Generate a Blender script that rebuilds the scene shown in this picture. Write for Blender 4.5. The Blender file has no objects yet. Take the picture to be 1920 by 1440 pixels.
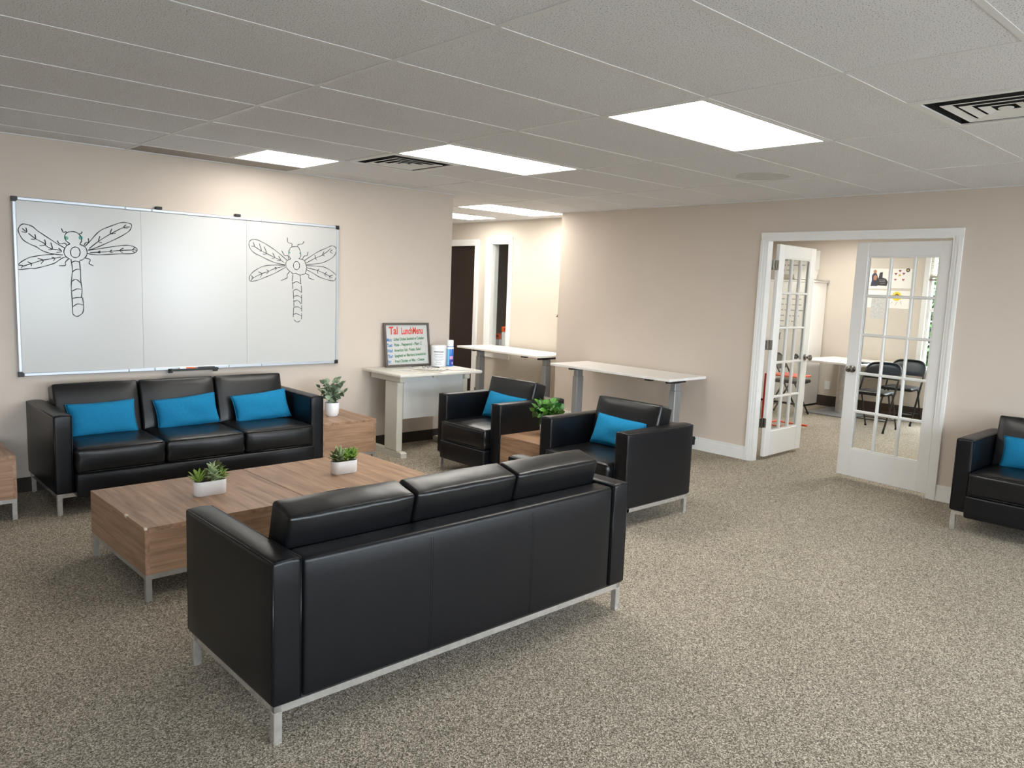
import bpy, bmesh, math, random
from mathutils import Vector, Matrix, Quaternion

# ------------------------------------------------------------------ camera, world, exposure
scene = bpy.context.scene
COL = scene.collection
H = 2.375                       # ceiling height
YW = 3.97                       # whiteboard wall
XW = 4.69                       # wall with the french doors
XH = 5.15                       # corridor wall
XO = 9.0                        # far wall of the office
CAM = Vector((-1.7524, -2.0440, 1.5265)); YAW, PITCH, ROLL, FPX = 0.8245328, -0.1260912, 0.0393931, 1446.24

_f = Vector((math.cos(YAW)*math.cos(PITCH), math.sin(YAW)*math.cos(PITCH), math.sin(PITCH)))
_r = Vector((math.sin(YAW), -math.cos(YAW), 0)); _u = _r.cross(_f)
_r2 = _r*math.cos(ROLL) + _u*math.sin(ROLL); _u2 = -_r*math.sin(ROLL) + _u*math.cos(ROLL)
cam_data = bpy.data.cameras.new('camera'); cam = bpy.data.objects.new('camera', cam_data); COL.objects.link(cam)
cam_data.sensor_width = 36.0; cam_data.sensor_fit = 'HORIZONTAL'; cam_data.lens = FPX/1920*36.0
cam_data.clip_start = 0.05; cam_data.clip_end = 200
cam.matrix_world = Matrix(((_r2.x, _u2.x, -_f.x, CAM.x), (_r2.y, _u2.y, -_f.y, CAM.y), (_r2.z, _u2.z, -_f.z, CAM.z), (0, 0, 0, 1)))
scene.camera = cam

world = bpy.data.worlds.new('overcast_sky'); scene.world = world; world.use_nodes = True
_bg = world.node_tree.nodes['Background']
_bg.inputs['Color'].default_value = (0.84, 0.91, 1.0, 1); _bg.inputs['Strength'].default_value = 14.0
scene.view_settings.view_transform = 'Standard'; scene.view_settings.look = 'None'
scene.view_settings.gamma = 1.0; scene.view_settings.use_curve_mapping = False
scene.view_settings.exposure = 1.0
LAMP = 7.5                      # radiance of a ceiling light diffuser

def portal(name, loc, rot, sx, sy):
    l = bpy.data.lights.new(name, 'AREA'); l.shape = 'RECTANGLE'; l.size = sx; l.size_y = sy; l.cycles.is_portal = True
    o = bpy.data.objects.new(name, l); COL.objects.link(o); o.location = loc; o.rotation_euler = rot
    return o

# ------------------------------------------------------------------ materials
MATS = {}
def srgb(r, g, b):
    def c(v):
        v /= 255.0
        return v/12.92 if v <= 0.04045 else ((v+0.055)/1.055)**2.4
    return (c(r), c(g), c(b), 1.0)
def nodes(name):
    m = bpy.data.materials.new(name); m.use_nodes = True; MATS[name] = m
    return m, m.node_tree.nodes, m.node_tree.links, m.node_tree.nodes['Principled BSDF']
def plain(name, col, rough=0.5, metal=0.0, spec=0.5, var=0.0, vscale=8.0, bump=0.0, bscale=60.0, coat=0.0, stretch=None, emit=None, bdist=0.003):
    m, N, L, P = nodes(name)
    P.inputs['Roughness'].default_value = rough; P.inputs['Metallic'].default_value = metal
    P.inputs['Specular IOR Level'].default_value = spec; P.inputs['Coat Weight'].default_value = coat
    P.inputs['Base Color'].default_value = col
    tc = N.new('ShaderNodeTexCoord'); mp = N.new('ShaderNodeMapping'); L.new(tc.outputs['Object'], mp.inputs['Vector'])
    if stretch: mp.inputs['Scale'].default_value = stretch
    if var > 0:
        nz = N.new('ShaderNodeTexNoise'); nz.inputs['Scale'].default_value = vscale; nz.inputs['Detail'].default_value = 5
        L.new(mp.outputs['Vector'], nz.inputs['Vector'])
        rp = N.new('ShaderNodeValToRGB'); L.new(nz.outputs['Fac'], rp.inputs['Fac'])
        rp.color_ramp.elements[0].position = 0.3; rp.color_ramp.elements[1].position = 0.7
        rp.color_ramp.elements[0].color = (col[0]*(1-var), col[1]*(1-var), col[2]*(1-var), 1)
        rp.color_ramp.elements[1].color = (min(1, col[0]*(1+var)), min(1, col[1]*(1+var)), min(1, col[2]*(1+var)), 1)
        L.new(rp.outputs['Color'], P.inputs['Base Color'])
    if bump > 0:
        n2 = N.new('ShaderNodeTexNoise'); n2.inputs['Scale'].default_value = bscale; n2.inputs['Detail'].default_value = 3
        L.new(mp.outputs['Vector'], n2.inputs['Vector'])
        b = N.new('ShaderNodeBump'); b.inputs['Strength'].default_value = bump; b.inputs['Distance'].default_value = bdist
        L.new(n2.outputs['Fac'], b.inputs['Height']); L.new(b.outputs['Normal'], P.inputs['Normal'])
    if emit:
        P.inputs['Emission Color'].default_value = emit[0]; P.inputs['Emission Strength'].default_value = emit[1]
    return m
def speckle(name, stops, scale, rough=0.95, bump=0.6, patch=0.08, bdist=0.006, tuft=False):
    m, N, L, P = nodes(name)
    P.inputs['Roughness'].default_value = rough; P.inputs['Specular IOR Level'].default_value = 0.15
    tc = N.new('ShaderNodeTexCoord')
    if tuft:
        nz = N.new('ShaderNodeTexVoronoi'); nz.inputs['Scale'].default_value = scale; fac = nz.outputs['Distance']
        sep = N.new('ShaderNodeSeparateColor'); L.new(nz.outputs['Color'], sep.inputs['Color']); val = sep.outputs['Red']
    else:
        nz = N.new('ShaderNodeTexNoise'); nz.inputs['Scale'].default_value = scale; nz.inputs['Detail'].default_value = 2.5; nz.inputs['Roughness'].default_value = 0.65
        fac = val = nz.outputs['Fac']
    L.new(tc.outputs['Object'], nz.inputs['Vector'])
    rp = N.new('ShaderNodeValToRGB'); L.new(val, rp.inputs['Fac'])
    e = rp.color_ramp.elements
    while len(e) < len(stops): e.new(0.5)
    for k, (p_, c_) in enumerate(stops): e[k].position = p_; e[k].color = c_
    big = N.new('ShaderNodeTexNoise'); big.inputs['Scale'].default_value = 1.3; big.inputs['Detail'].default_value = 4
    L.new(tc.outputs['Object'], big.inputs['Vector'])
    mr = N.new('ShaderNodeMapRange'); mr.inputs['From Min'].default_value = 0.3; mr.inputs['From Max'].default_value = 0.7
    mr.inputs['To Min'].default_value = 1-patch; mr.inputs['To Max'].default_value = 1+patch; L.new(big.outputs['Fac'], mr.inputs['Value'])
    mx = N.new('ShaderNodeVectorMath'); mx.operation = 'SCALE'
    L.new(rp.outputs['Color'], mx.inputs[0]); L.new(mr.outputs['Result'], mx.inputs['Scale']); L.new(mx.outputs['Vector'], P.inputs['Base Color'])
    b = N.new('ShaderNodeBump'); b.inputs['Strength'].default_value = bump; b.inputs['Distance'].default_value = bdist
    L.new(fac, b.inputs['Height']); L.new(b.outputs['Normal'], P.inputs['Normal'])
    return m
def wood(name, stretch, c1, c2, c3, rough=0.4):
    m, N, L, P = nodes(name)
    P.inputs['Roughness'].default_value = rough
    tc = N.new('ShaderNodeTexCoord'); mp = N.new('ShaderNodeMapping'); mp.inputs['Scale'].default_value = stretch
    L.new(tc.outputs['Object'], mp.inputs['Vector'])
    info = N.new('ShaderNodeObjectInfo'); ad = N.new('ShaderNodeVectorMath'); ad.operation = 'ADD'
    sc = N.new('ShaderNodeMath'); sc.operation = 'MULTIPLY'; sc.inputs[1].default_value = 40; L.new(info.outputs['Random'], sc.inputs[0])
    L.new(mp.outputs['Vector'], ad.inputs[0]); L.new(sc.outputs['Value'], ad.inputs[1])
    nz = N.new('ShaderNodeTexNoise'); nz.inputs['Scale'].default_value = 1.0; nz.inputs['Detail'].default_value = 7; nz.inputs['Roughness'].default_value = 0.62; nz.inputs['Distortion'].default_value = 0.25
    L.new(ad.outputs['Vector'], nz.inputs['Vector'])
    rp = N.new('ShaderNodeValToRGB'); L.new(nz.outputs['Fac'], rp.inputs['Fac'])
    e = rp.color_ramp.elements; e.new(0.5)
    for k, (p_, c_) in enumerate(((0.3, c1), (0.5, c2), (0.7, c3))): e[k].position = p_; e[k].color = c_
    L.new(rp.outputs['Color'], P.inputs['Base Color'])
    b = N.new('ShaderNodeBump'); b.inputs['Strength'].default_value = 0.12; b.inputs['Distance'].default_value = 0.001
    L.new(nz.outputs['Fac'], b.inputs['Height']); L.new(b.outputs['Normal'], P.inputs['Normal'])
    return m
def glassy(name, col, alpha_mix):
    m, N, L, P = nodes(name)                       # clear sheet glass: mostly passes light, keeps a faint gloss
    out = [n for n in N if n.type == 'OUTPUT_MATERIAL'][0]
    tr = N.new('ShaderNodeBsdfTransparent'); tr.inputs['Color'].default_value = col
    gl = N.new('ShaderNodeBsdfGlossy'); gl.inputs['Roughness'].default_value = 0.02
    lw = N.new('ShaderNodeLayerWeight'); pw = N.new('ShaderNodeMath'); pw.operation = 'POWER'; pw.inputs[1].default_value = 4.0; L.new(lw.outputs['Facing'], pw.inputs[0])
    fr = N.new('ShaderNodeMapRange'); fr.inputs['To Min'].default_value = alpha_mix; fr.inputs['To Max'].default_value = 0.7; L.new(pw.outputs['Value'], fr.inputs['Value'])
    mx = N.new('ShaderNodeMixShader'); L.new(fr.outputs['Result'], mx.inputs['Fac']); L.new(tr.outputs['BSDF'], mx.inputs[1]); L.new(gl.outputs['BSDF'], mx.inputs[2])
    L.new(mx.outputs['Shader'], out.inputs['Surface']); N.remove(P)
    return m

speckle('carpet', [(0.0, srgb(90, 82, 71)), (0.35, srgb(136, 127, 113)), (0.7, srgb(173, 163, 147)), (1.0, srgb(217, 207, 190))], 235, bump=0.6, tuft=True, patch=.06)
plain('wall_paint', srgb(206, 194, 182), 0.75, spec=0.25, var=0.015, vscale=3, bump=0.06, bscale=220)
plain('hall_paint', srgb(208, 199, 187), 0.7, spec=0.25, var=0.015, vscale=3, bump=0.06, bscale=220)
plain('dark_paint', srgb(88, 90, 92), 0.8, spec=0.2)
plain('white_trim', srgb(232, 232, 230), 0.38, var=0.01)
plain('carpet_base', srgb(64, 58, 52), 0.95, spec=0.1, var=0.35, vscale=180, bump=0.6, bscale=300)
plain('vinyl_base', srgb(62, 52, 44), 0.6, var=0.1, vscale=20)
speckle('ceiling_tile', [(0.365, srgb(120, 120, 122)), (0.40, srgb(222, 222, 224)), (0.5, srgb(230, 230, 232)), (0.8, srgb(236, 236, 238))], 190, rough=0.95, bump=0.35, patch=0.012, bdist=0.002)
speckle('aged_tile', [(0.30, srgb(100, 96, 92)), (0.355, srgb(164, 158, 152)), (0.5, srgb(172, 166, 160)), (0.8, srgb(178, 172, 166))], 130, rough=0.95, bump=0.35, patch=0.03, bdist=0.002)
plain('ceiling_grid', srgb(222, 222, 222), 0.45)
plain('vent_metal', srgb(232, 232, 230), 0.5)
plain('duct_black', srgb(18, 18, 18), 0.9)
plain('tile_stain', srgb(205, 204, 203), 0.95, var=0.05, vscale=12)
plain('diffuser', srgb(250, 250, 246), 0.5, emit=((1.0, 0.96, 0.89, 1), LAMP))
plain('leather', srgb(13, 14, 18), 0.36, spec=0.34, var=0.12, vscale=6, bump=0.22, bscale=170, bdist=0.0015)
plain('leather_soft', srgb(14, 15, 17), 0.33, spec=0.45, var=0.12, vscale=6, bump=0.2, bscale=26, bdist=0.003)
plain('chrome', srgb(214, 212, 208), 0.24, metal=0.75, var=0.12, vscale=40)
plain('brushed_steel', srgb(190, 188, 184), 0.34, metal=0.75, var=0.1, vscale=30)
W1, W2, W3 = srgb(122, 93, 72), srgb(158, 125, 99), srgb(182, 149, 121)
wood('walnut_y', (34, 2.2, 34), W1, W2, W3)
wood('walnut_x', (2.2, 34, 34), W1, W2, W3)
wood('dark_door', (30, 30, 1.4), srgb(18, 7, 3), srgb(30, 12, 5), srgb(42, 18, 8), 0.6)
plain('teal_fabric', srgb(30, 124, 168), 0.9, spec=0.15, var=0.07, vscale=70, bump=0.4, bscale=350, bdist=0.0015)
plain('white_ceramic', srgb(250, 250, 252), 0.25)
plain('white_laminate', srgb(238, 236, 232), 0.35, var=0.008)
plain('beige_laminate', srgb(212, 209, 200), 0.4, var=0.05, vscale=60)
plain('putty_metal', srgb(206, 202, 190), 0.42)
plain('panel_grey', srgb(196, 198, 196), 0.5, var=0.02)
plain('desk_grey', srgb(150, 152, 154), 0.4, metal=0.35)
plain('black_plastic', srgb(16, 16, 17), 0.45)
plain('whiteboard_white', srgb(198, 198, 195), 0.22, spec=0.5, var=0.01, vscale=2, bump=0.02, bscale=4)
plain('aluminium', srgb(196, 202, 210), 0.4, metal=0.55)
plain('marker_ink', srgb(24, 24, 30), 0.6)
plain('teal_ink', srgb(96, 172, 158), 0.7)
plain('ink_red', srgb(205, 66, 48), 0.7); plain('ink_blue', srgb(36, 112, 176), 0.7); plain('ink_green', srgb(66, 122, 82), 0.7)
plain('grey_frame', srgb(92, 86, 80), 0.55, var=0.08, vscale=20)
plain('paper', srgb(238, 236, 230), 0.8); plain('paper_cream', srgb(226, 220, 206), 0.8)
plain('print_grey', srgb(150, 152, 156), 0.8); plain('print_dark', srgb(52, 50, 52), 0.8); plain('pencil', srgb(196, 194, 192), 0.9, var=0.2, vscale=45)
plain('can_blue', srgb(34, 110, 196), 0.3); plain('can_light', srgb(126, 196, 226), 0.3); plain('can_navy', srgb(38, 44, 142), 0.3); plain('can_white', srgb(236, 238, 242), 0.3); plain('can_pink', srgb(206, 150, 196), 0.4)
plain('orange_plastic', srgb(226, 92, 28), 0.45); plain('orange_red', srgb(222, 78, 40), 0.4); plain('red_paint', srgb(186, 34, 24), 0.4)
plain('bin_plastic', srgb(222, 220, 214), 0.4)
plain('vinyl_black', srgb(20, 20, 22), 0.38, bump=0.15, bscale=200)
plain('tube_black', srgb(26, 26, 28), 0.28, spec=0.6)
plain('nickel', srgb(150, 146, 140), 0.22, metal=1.0)
plain('soil', srgb(50, 40, 30), 0.95, var=0.3, vscale=90)
plain('leaf_sage', srgb(128, 146, 120), 0.6, var=0.25, vscale=30); plain('leaf_sage_dark', srgb(86, 106, 84), 0.6, var=0.25, vscale=30)
plain('leaf_green', srgb(76, 132, 46), 0.45, var=0.3, vscale=30); plain('leaf_deep', srgb(46, 98, 38), 0.45, var=0.3, vscale=30)
plain('leaf_lime', srgb(132, 164, 70), 0.5, var=0.2, vscale=40); plain('leaf_olive', srgb(86, 96, 52), 0.55, var=0.25, vscale=50); plain('leaf_pale', srgb(168, 188, 142), 0.55, var=0.15, vscale=40)
plain('stem_green', srgb(86, 92, 60), 0.6)
plain('heart_pink', srgb(186, 92, 116), 0.8); plain('heart_dark', srgb(142, 62, 86), 0.8); plain('print_gold', srgb(206, 176, 96), 0.8); plain('print_yellow', srgb(232, 208, 50), 0.8); plain('print_brown', srgb(104, 66, 40), 0.8); plain('print_navy', srgb(48, 50, 74), 0.8); plain('print_tan', srgb(176, 122, 86), 0.8); plain('print_teal', srgb(110, 140, 128), 0.8)
plain('blind_slat', srgb(206, 198, 182), 0.6)
plain('blind_rail', srgb(126, 116, 104), 0.6)  # blind tone darkened, the rail's shading put into the colour
plain('pavement', srgb(150, 148, 144), 0.9, var=0.1, vscale=3)
plain('tree_leaf', srgb(50, 82, 26), 0.6, var=0.4, vscale=2.5); plain('bark', srgb(70, 56, 44), 0.9)
glassy('clear_glass', (0.97, 0.985, 0.98, 1), 0.03)

# ------------------------------------------------------------------ mesh helpers
class MB:
    """collects geometry for ONE mesh"""
    def __init__(s): s.v = []; s.f = []
    def add(s, v, f):
        o = len(s.v); s.v += [tuple(p) for p in v]; s.f += [tuple(i+o for i in q) for q in f]; return s
    def box(s, x0, x1, y0, y1, z0, z1):
        v = [(x, y, z) for z in (z0, z1) for y in (y0, y1) for x in (x0, x1)]
        return s.add(v, [(0, 2, 3, 1), (4, 5, 7, 6), (0, 1, 5, 4), (2, 6, 7, 3), (0, 4, 6, 2), (1, 3, 7, 5)])
    def rbox(s, x0, x1, y0, y1, z0, z1, r=0.01, seg=2):
        bm = bmesh.new(); bmesh.ops.create_cube(bm, size=1.0)
        for v in bm.verts: v.co = Vector(((x0+x1)/2 + v.co.x*(x1-x0), (y0+y1)/2 + v.co.y*(y1-y0), (z0+z1)/2 + v.co.z*(z1-z0)))
        r = min(r, (x1-x0)*.49, (y1-y0)*.49, (z1-z0)*.49)
        bmesh.ops.bevel(bm, geom=list(bm.edges), offset=r, segments=seg, profile=0.5, affect='EDGES')
        bm.verts.index_update(); v = [tuple(q.co) for q in bm.verts]; f = [tuple(q.index for q in fc.verts) for fc in bm.faces]; bm.free()
        return s.add(v, f)
    def cyl(s, p0, p1, r0, r1=None, n=16, cap=True):
        p0, p1 = Vector(p0), Vector(p1); r1 = r0 if r1 is None else r1
        d = (p1-p0).normalized(); a = d.orthogonal().normalized(); b = d.cross(a)
        v = []
        for p, r in ((p0, r0), (p1, r1)):
            for k in range(n):
                t = 2*math.pi*k/n; v.append(p + (a*math.cos(t) + b*math.sin(t))*r)
        f = [(k, (k+1) % n, n+(k+1) % n, n+k) for k in range(n)]
        if cap: f += [tuple(range(n-1, -1, -1)), tuple(range(n, 2*n))]
        return s.add(v, f)
    def tube(s, pts, r, n=8):
        pts = [Vector(p) for p in pts]; v = []; m = len(pts); a = None
        for i, p in enumerate(pts):
            d = (pts[min(i+1, m-1)] - pts[max(i-1, 0)]).normalized()
            a = d.orthogonal().normalized() if a is None else (a - d*a.dot(d)).normalized()
            b = d.cross(a)
            for k in range(n):
                t = 2*math.pi*k/n; v.append(p + (a*math.cos(t) + b*math.sin(t))*r)
        f = [(i*n+k, i*n+(k+1) % n, (i+1)*n+(k+1) % n, (i+1)*n+k) for i in range(m-1) for k in range(n)]
        f += [tuple(range(n-1, -1, -1)), tuple(range((m-1)*n, m*n))]
        return s.add(v, f)
    def lathe(s, prof, c=(0, 0, 0), n=24, sx=1.0, sy=1.0):
        v = []
        for r, z in prof:
            for k in range(n):
                t = 2*math.pi*k/n; v.append((c[0]+r*sx*math.cos(t), c[1]+r*sy*math.sin(t), c[2]+z))
        m = len(prof)
        f = [(i*n+k, i*n+(k+1) % n, (i+1)*n+(k+1) % n, (i+1)*n+k) for i in range(m-1) for k in range(n)]
        f += [tuple(range(n-1, -1, -1)), tuple(range((m-1)*n, m*n))]
        return s.add(v, f)
    def prism(s, poly, axis, a0, a1):
        """extrude a 2D polygon; axis 'x': poly=(y,z), 'y': (x,z), 'z': (x,y)"""
        def P(q, a): return {'x': (a, q[0], q[1]), 'y': (q[0], a, q[1]), 'z': (q[0], q[1], a)}[axis]
        n = len(poly); v = [P(q, a0) for q in poly] + [P(q, a1) for q in poly]
        f = [tuple(range(n-1, -1, -1)), tuple(range(n, 2*n))] + [(k, (k+1) % n, n+(k+1) % n, n+k) for k in range(n)]
        return s.add(v, f)
    def mesh(s, name, mat, smooth=None):
        me = bpy.data.meshes.new(name); me.from_pydata(s.v, [], s.f); me.update()
        bm = bmesh.new(); bm.from_mesh(me); bmesh.ops.recalc_face_normals(bm, faces=bm.faces); bm.to_mesh(me); bm.free()
        if mat: me.materials.append(MATS[mat])
        if smooth is not None:
            me.shade_smooth()
            if smooth > 0:
                bm = bmesh.new(); bm.from_mesh(me); lim = math.radians(smooth)
                for e in bm.edges:
                    if len(e.link_faces) == 2 and e.calc_face_angle(0) > lim: e.smooth = False
                bm.to_mesh(me); bm.free()
        return me
    def build(s, name, mat, parent=None, smooth=None, loc=None, rot=None):
        return put(name, s.mesh(name, mat, smooth), parent, loc, rot)
def put(name, me, parent=None, loc=None, rot=None):
    o = bpy.data.objects.new(name, me); COL.objects.link(o); o.parent = parent
    if loc is not None: o.location = loc
    if rot is not None: o.rotation_euler = rot
    return o
def tag(o, label=None, cat=None, group=None, kind=None):
    if label: o['label'] = label
    if cat: o['category'] = cat
    if group: o['group'] = group
    if kind: o['kind'] = kind
    return o
def thing(name, label, cat, loc=(0, 0, 0), rz=0.0, group=None):
    o = bpy.data.objects.new(name, None); COL.objects.link(o); o.location = loc; o.rotation_euler = (0, 0, rz); o.empty_display_size = 0.1
    return tag(o, label, cat, group)
def struct(o, label, cat): return tag(o, label, cat, kind='structure')
def copy_tree(root, loc, rz, label, group=None):
    r = root.copy(); COL.objects.link(r); r.location = loc; r.rotation_euler = (0, 0, rz); r['label'] = label
    if group: r['group'] = group
    for ch in root.children:
        c = ch.copy(); COL.objects.link(c); c.parent = r
        for g in ch.children:
            d = g.copy(); COL.objects.link(d); d.parent = c
    return r
def axis_coords(h, r, n, seg=4):
    a = [-h + r*(1-math.cos(math.pi/2*k/seg)) for k in range(seg)]
    return a + [-h + r + (2*(h-r))*k/n for k in range(n+1)] + [-q for q in reversed(a)]
def soft_box(hx, hy, hz, r, nx=10, ny=8, nz=3, fn=None):
    """rounded box on a dense grid, then shaped by fn(p, u) (u: -1..1 coordinates)"""
    X, Y, Z = axis_coords(hx, r, nx), axis_coords(hy, r, ny), axis_coords(hz, r, nz)
    idx = {}; V = []; F = []
    def vid(i, j, k):
        if (i, j, k) not in idx:
            p = Vector((X[i], Y[j], Z[k])); q = Vector((max(-hx+r, min(hx-r, p.x)), max(-hy+r, min(hy-r, p.y)), max(-hz+r, min(hz-r, p.z))))
            d = p-q
            if d.length > 1e-9: p = q + d.normalized()*r*min(1.0, max(abs(d.x), abs(d.y), abs(d.z))/r)
            if fn: p = fn(p, (p.x/hx, p.y/hy, p.z/hz))
            idx[(i, j, k)] = len(V); V.append(tuple(p))
        return idx[(i, j, k)]
    a, b, c = len(X), len(Y), len(Z)
    for i in range(a-1):
        for j in range(b-1):
            F.append((vid(i, j, 0), vid(i, j+1, 0), vid(i+1, j+1, 0), vid(i+1, j, 0))); F.append((vid(i, j, c-1), vid(i+1, j, c-1), vid(i+1, j+1, c-1), vid(i, j+1, c-1)))
        for k in range(c-1):
            F.append((vid(i, 0, k), vid(i+1, 0, k), vid(i+1, 0, k+1), vid(i, 0, k+1))); F.append((vid(i, b-1, k), vid(i, b-1, k+1), vid(i+1, b-1, k+1), vid(i+1, b-1, k)))
    for j in range(b-1):
        for k in range(c-1):
            F.append((vid(0, j, k), vid(0, j, k+1), vid(0, j+1, k+1), vid(0, j+1, k))); F.append((vid(a-1, j, k), vid(a-1, j+1, k), vid(a-1, j+1, k+1), vid(a-1, j, k+1)))
    return V, F
def spline(pts, n=6):
    pts = [Vector(p) for p in pts]; out = []
    for i in range(len(pts)-1):
        p0, p1, p2, p3 = pts[max(i-1, 0)], pts[i], pts[i+1], pts[min(i+2, len(pts)-1)]
        for k in range(n):
            t = k/n; out.append(0.5*((2*p1) + (p2-p0)*t + (2*p0-5*p1+4*p2-p3)*t*t + (3*p1-p0-3*p2+p3)*t**3))
    return out + [pts[-1]]
def text_mesh(body, size, shear=0.0, extrude=0.0, spacing=1.0, bold=0.0):
    cu = bpy.data.curves.new('lettering', 'FONT'); cu.body = body; cu.size = size; cu.shear = shear; cu.extrude = extrude; cu.space_character = spacing; cu.resolution_u = 3; cu.offset = bold
    o = bpy.data.objects.new('lettering', cu); COL.objects.link(o); bpy.context.view_layer.update()
    me = bpy.data.meshes.new_from_object(o.evaluated_get(bpy.context.evaluated_depsgraph_get())); bpy.data.objects.remove(o); bpy.data.curves.remove(cu)
    return me
# ------------------------------------------------------------------ structure: floor and walls
T = 0.12; TD = 0.072            # outer walls, thin partition with the french doors
X0, Y0, YH = -4.6, -4.9, 7.4        # wall behind the whiteboard side, wall behind the camera, corridor end
def slab(name, label, cat, mat, *boxes):
    m = MB()
    for b in boxes: m.box(*b)
    return struct(m.build(name, mat), label, cat)
slab('floor', 'speckled grey beige loop carpet across the whole floor', 'floor', 'carpet', (X0-T, XO+T, Y0-T, YH+T, -0.1, 0.0))
slab('wall_left', 'pale beige wall behind the large whiteboard', 'wall', 'wall_paint', (X0-T, 2.94, YW, YW+T, 0, H+.06))
slab('wall_corridor', 'beige side wall of the corridor past the whiteboard wall', 'wall', 'hall_paint', (2.94-T, 2.94, YW+T, YH, 0, H+.06))
slab('wall_corridor_end', 'beige end wall of the corridor', 'wall', 'hall_paint', (2.94-T, 8.0, YH, YH+T, 0, H+.06))
DY0, DY1, DH = 0.076, 1.595, 2.02     # french door opening
NY = 4.19                            # where the right wall ends at the niche
slab('wall_right', 'beige wall with the french door opening', 'wall', 'wall_paint',
     (XW, XW+TD, Y0, DY0-.018, 0, H+.06), (XW, XW+TD, DY0-.018, DY1+.018, DH+.018, H+.06), (XW, XW+TD, DY1+.018, NY, 0, H+.06))
slab('wall_niche', 'short beige return wall at the corridor niche', 'wall', 'hall_paint', (XW+TD, XO, NY-T, NY, 0, H+.06))
# corridor wall with a door opening and an interior window opening
CD0, CD1, CDH = 6.27, 7.17, 2.06
CW0, CW1, CWZ0, CWZ1 = 5.575, 5.945, 0.69, 2.09
slab('wall_hall', 'cream corridor wall with dark door and narrow interior window', 'wall', 'hall_paint',
     (XH, XH+T, NY, CW0, 0, H+.06), (XH, XH+T, CW0, CW1, 0, CWZ0), (XH, XH+T, CW0, CW1, CWZ1, H+.06),
     (XH, XH+T, CW1, CD0, 0, H+.06), (XH, XH+T, CD0, CD1, CDH, H+.06), (XH, XH+T, CD1, YH, 0, H+.06))
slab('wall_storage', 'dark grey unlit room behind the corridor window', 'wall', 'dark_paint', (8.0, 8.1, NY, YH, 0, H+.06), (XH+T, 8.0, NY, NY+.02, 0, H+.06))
# far-left wall and the wall behind the camera, the latter with assumed windows, added to let daylight in
WIN = [(-4.0, -2.7), (-1.7, -0.4), (0.6, 1.9), (2.9, 4.2)]
WZ0, WZ1 = 0.55, 2.2
slab('wall_west', 'beige wall closing the room at its far left', 'wall', 'wall_paint', (X0-T, X0, Y0, YW, 0, H+.06))
bx = []; xs = X0-T
for a, b in WIN:
    bx += [(xs, a, Y0-T, Y0, 0, H+.06), (a, b, Y0-T, Y0, 0, WZ0), (a, b, Y0-T, Y0, WZ1, H+.06)]; xs = b
bx.append((xs, XW+T, Y0-T, Y0, 0, H+.06))
slab('wall_rear', 'beige wall with daylight windows behind the viewer', 'wall', 'wall_paint', *bx)
def sash_window(name, label, axis, pos, a0, a1, z0, z1, thick, rows, cols, side):
    """frame, muntins and panes; axis 'y' = wall normal along y (a runs along x); side = +1/-1 room side of pos"""
    root = bpy.data.objects.new(name, None); COL.objects.link(root); struct(root, label, 'window')
    def bx_(m, a, b, c0, c1, z_0, z_1):
        return m.box(a, b, c0, c1, z_0, z_1) if axis == 'y' else m.box(c0, c1, a, b, z_0, z_1)
    c0, c1 = sorted((pos, pos-side*thick)); mid = (c0+c1)/2
    m = MB()
    for (a, b, p, q) in ((a0, a0+.032, z0, z1), (a1-.032, a1, z0, z1), (a0+.032, a1-.032, z0, z0+.032), (a0+.032, a1-.032, z1-.032, z1)): bx_(m, a, b, mid-.03, mid+.03, p, q)
    m.build('window_frame', 'white_trim', root)
    zm = (z0+z1)/2
    m = MB(); bx_(m, a0+.032, a1-.032, mid-.02, mid+.02, zm-.022, zm+.022); m.build('meeting_rail', 'white_trim', root)
    for i in range(1, rows):
        z = z0+.032+(z1-z0-.064)*i/rows
        if abs(z-zm) < .03: continue
        m = MB(); bx_(m, a0+.032, a1-.032, mid-.012, mid+.012, z-.009, z+.009); m.build('muntin', 'white_trim', root)
    for j in range(1, cols):
        a = a0+.032+(a1-a0-.064)*j/cols
        m = MB(); bx_(m, a-.009, a+.009, mid-.0115, mid+.0115, z0+.032, z1-.032); m.build('muntin', 'white_trim', root)
    for i in range(rows):
        for j in range(cols):
            za, zb = z0+.032+(z1-z0-.064)*i/rows, z0+.032+(z1-z0-.064)*(i+1)/rows
            aa, ab = a0+.032+(a1-a0-.064)*j/cols, a0+.032+(a1-a0-.064)*(j+1)/cols
            m = MB(); bx_(m, aa, ab, mid-.002, mid+.002, za, zb); m.build('pane', 'clear_glass', root)
    # casing and sill on the room side
    f0, f1 = sorted((pos, pos+side*.018))
    m = MB()
    for (a, b, p, q) in ((a0-.06, a0, z0-.0, z1), (a1, a1+.06, z0-.0, z1), (a0-.06, a1+.06, z1, z1+.06)): bx_(m, a, b, f0, f1, p, q)
    m.build('casing', 'white_trim', root)
    f0, f1 = sorted((pos-side*.03, pos+side*.05)); m = MB(); bx_(m, a0-.09, a1+.09, f0, f1, z0-.03, z0-.0005); m.build('window_sill', 'white_trim', root)
    return root
for k, (a, b) in enumerate(WIN):
    sash_window('window_%d' % (k+3), ['white sash window behind the viewer, farthest from the french doors', 'white sash window behind the viewer, second from the far left',
                'white sash window behind the viewer, second from the french door wall', 'white sash window behind the viewer, nearest the french door wall'][k], 'y', Y0, a, b, WZ0, WZ1, T, 4, 3, 1)
    portal('daylight_portal', ((a+b)/2, Y0-T-.02, (WZ0+WZ1)/2), (math.radians(90), 0, 0), b-a, WZ1-WZ0)
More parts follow.
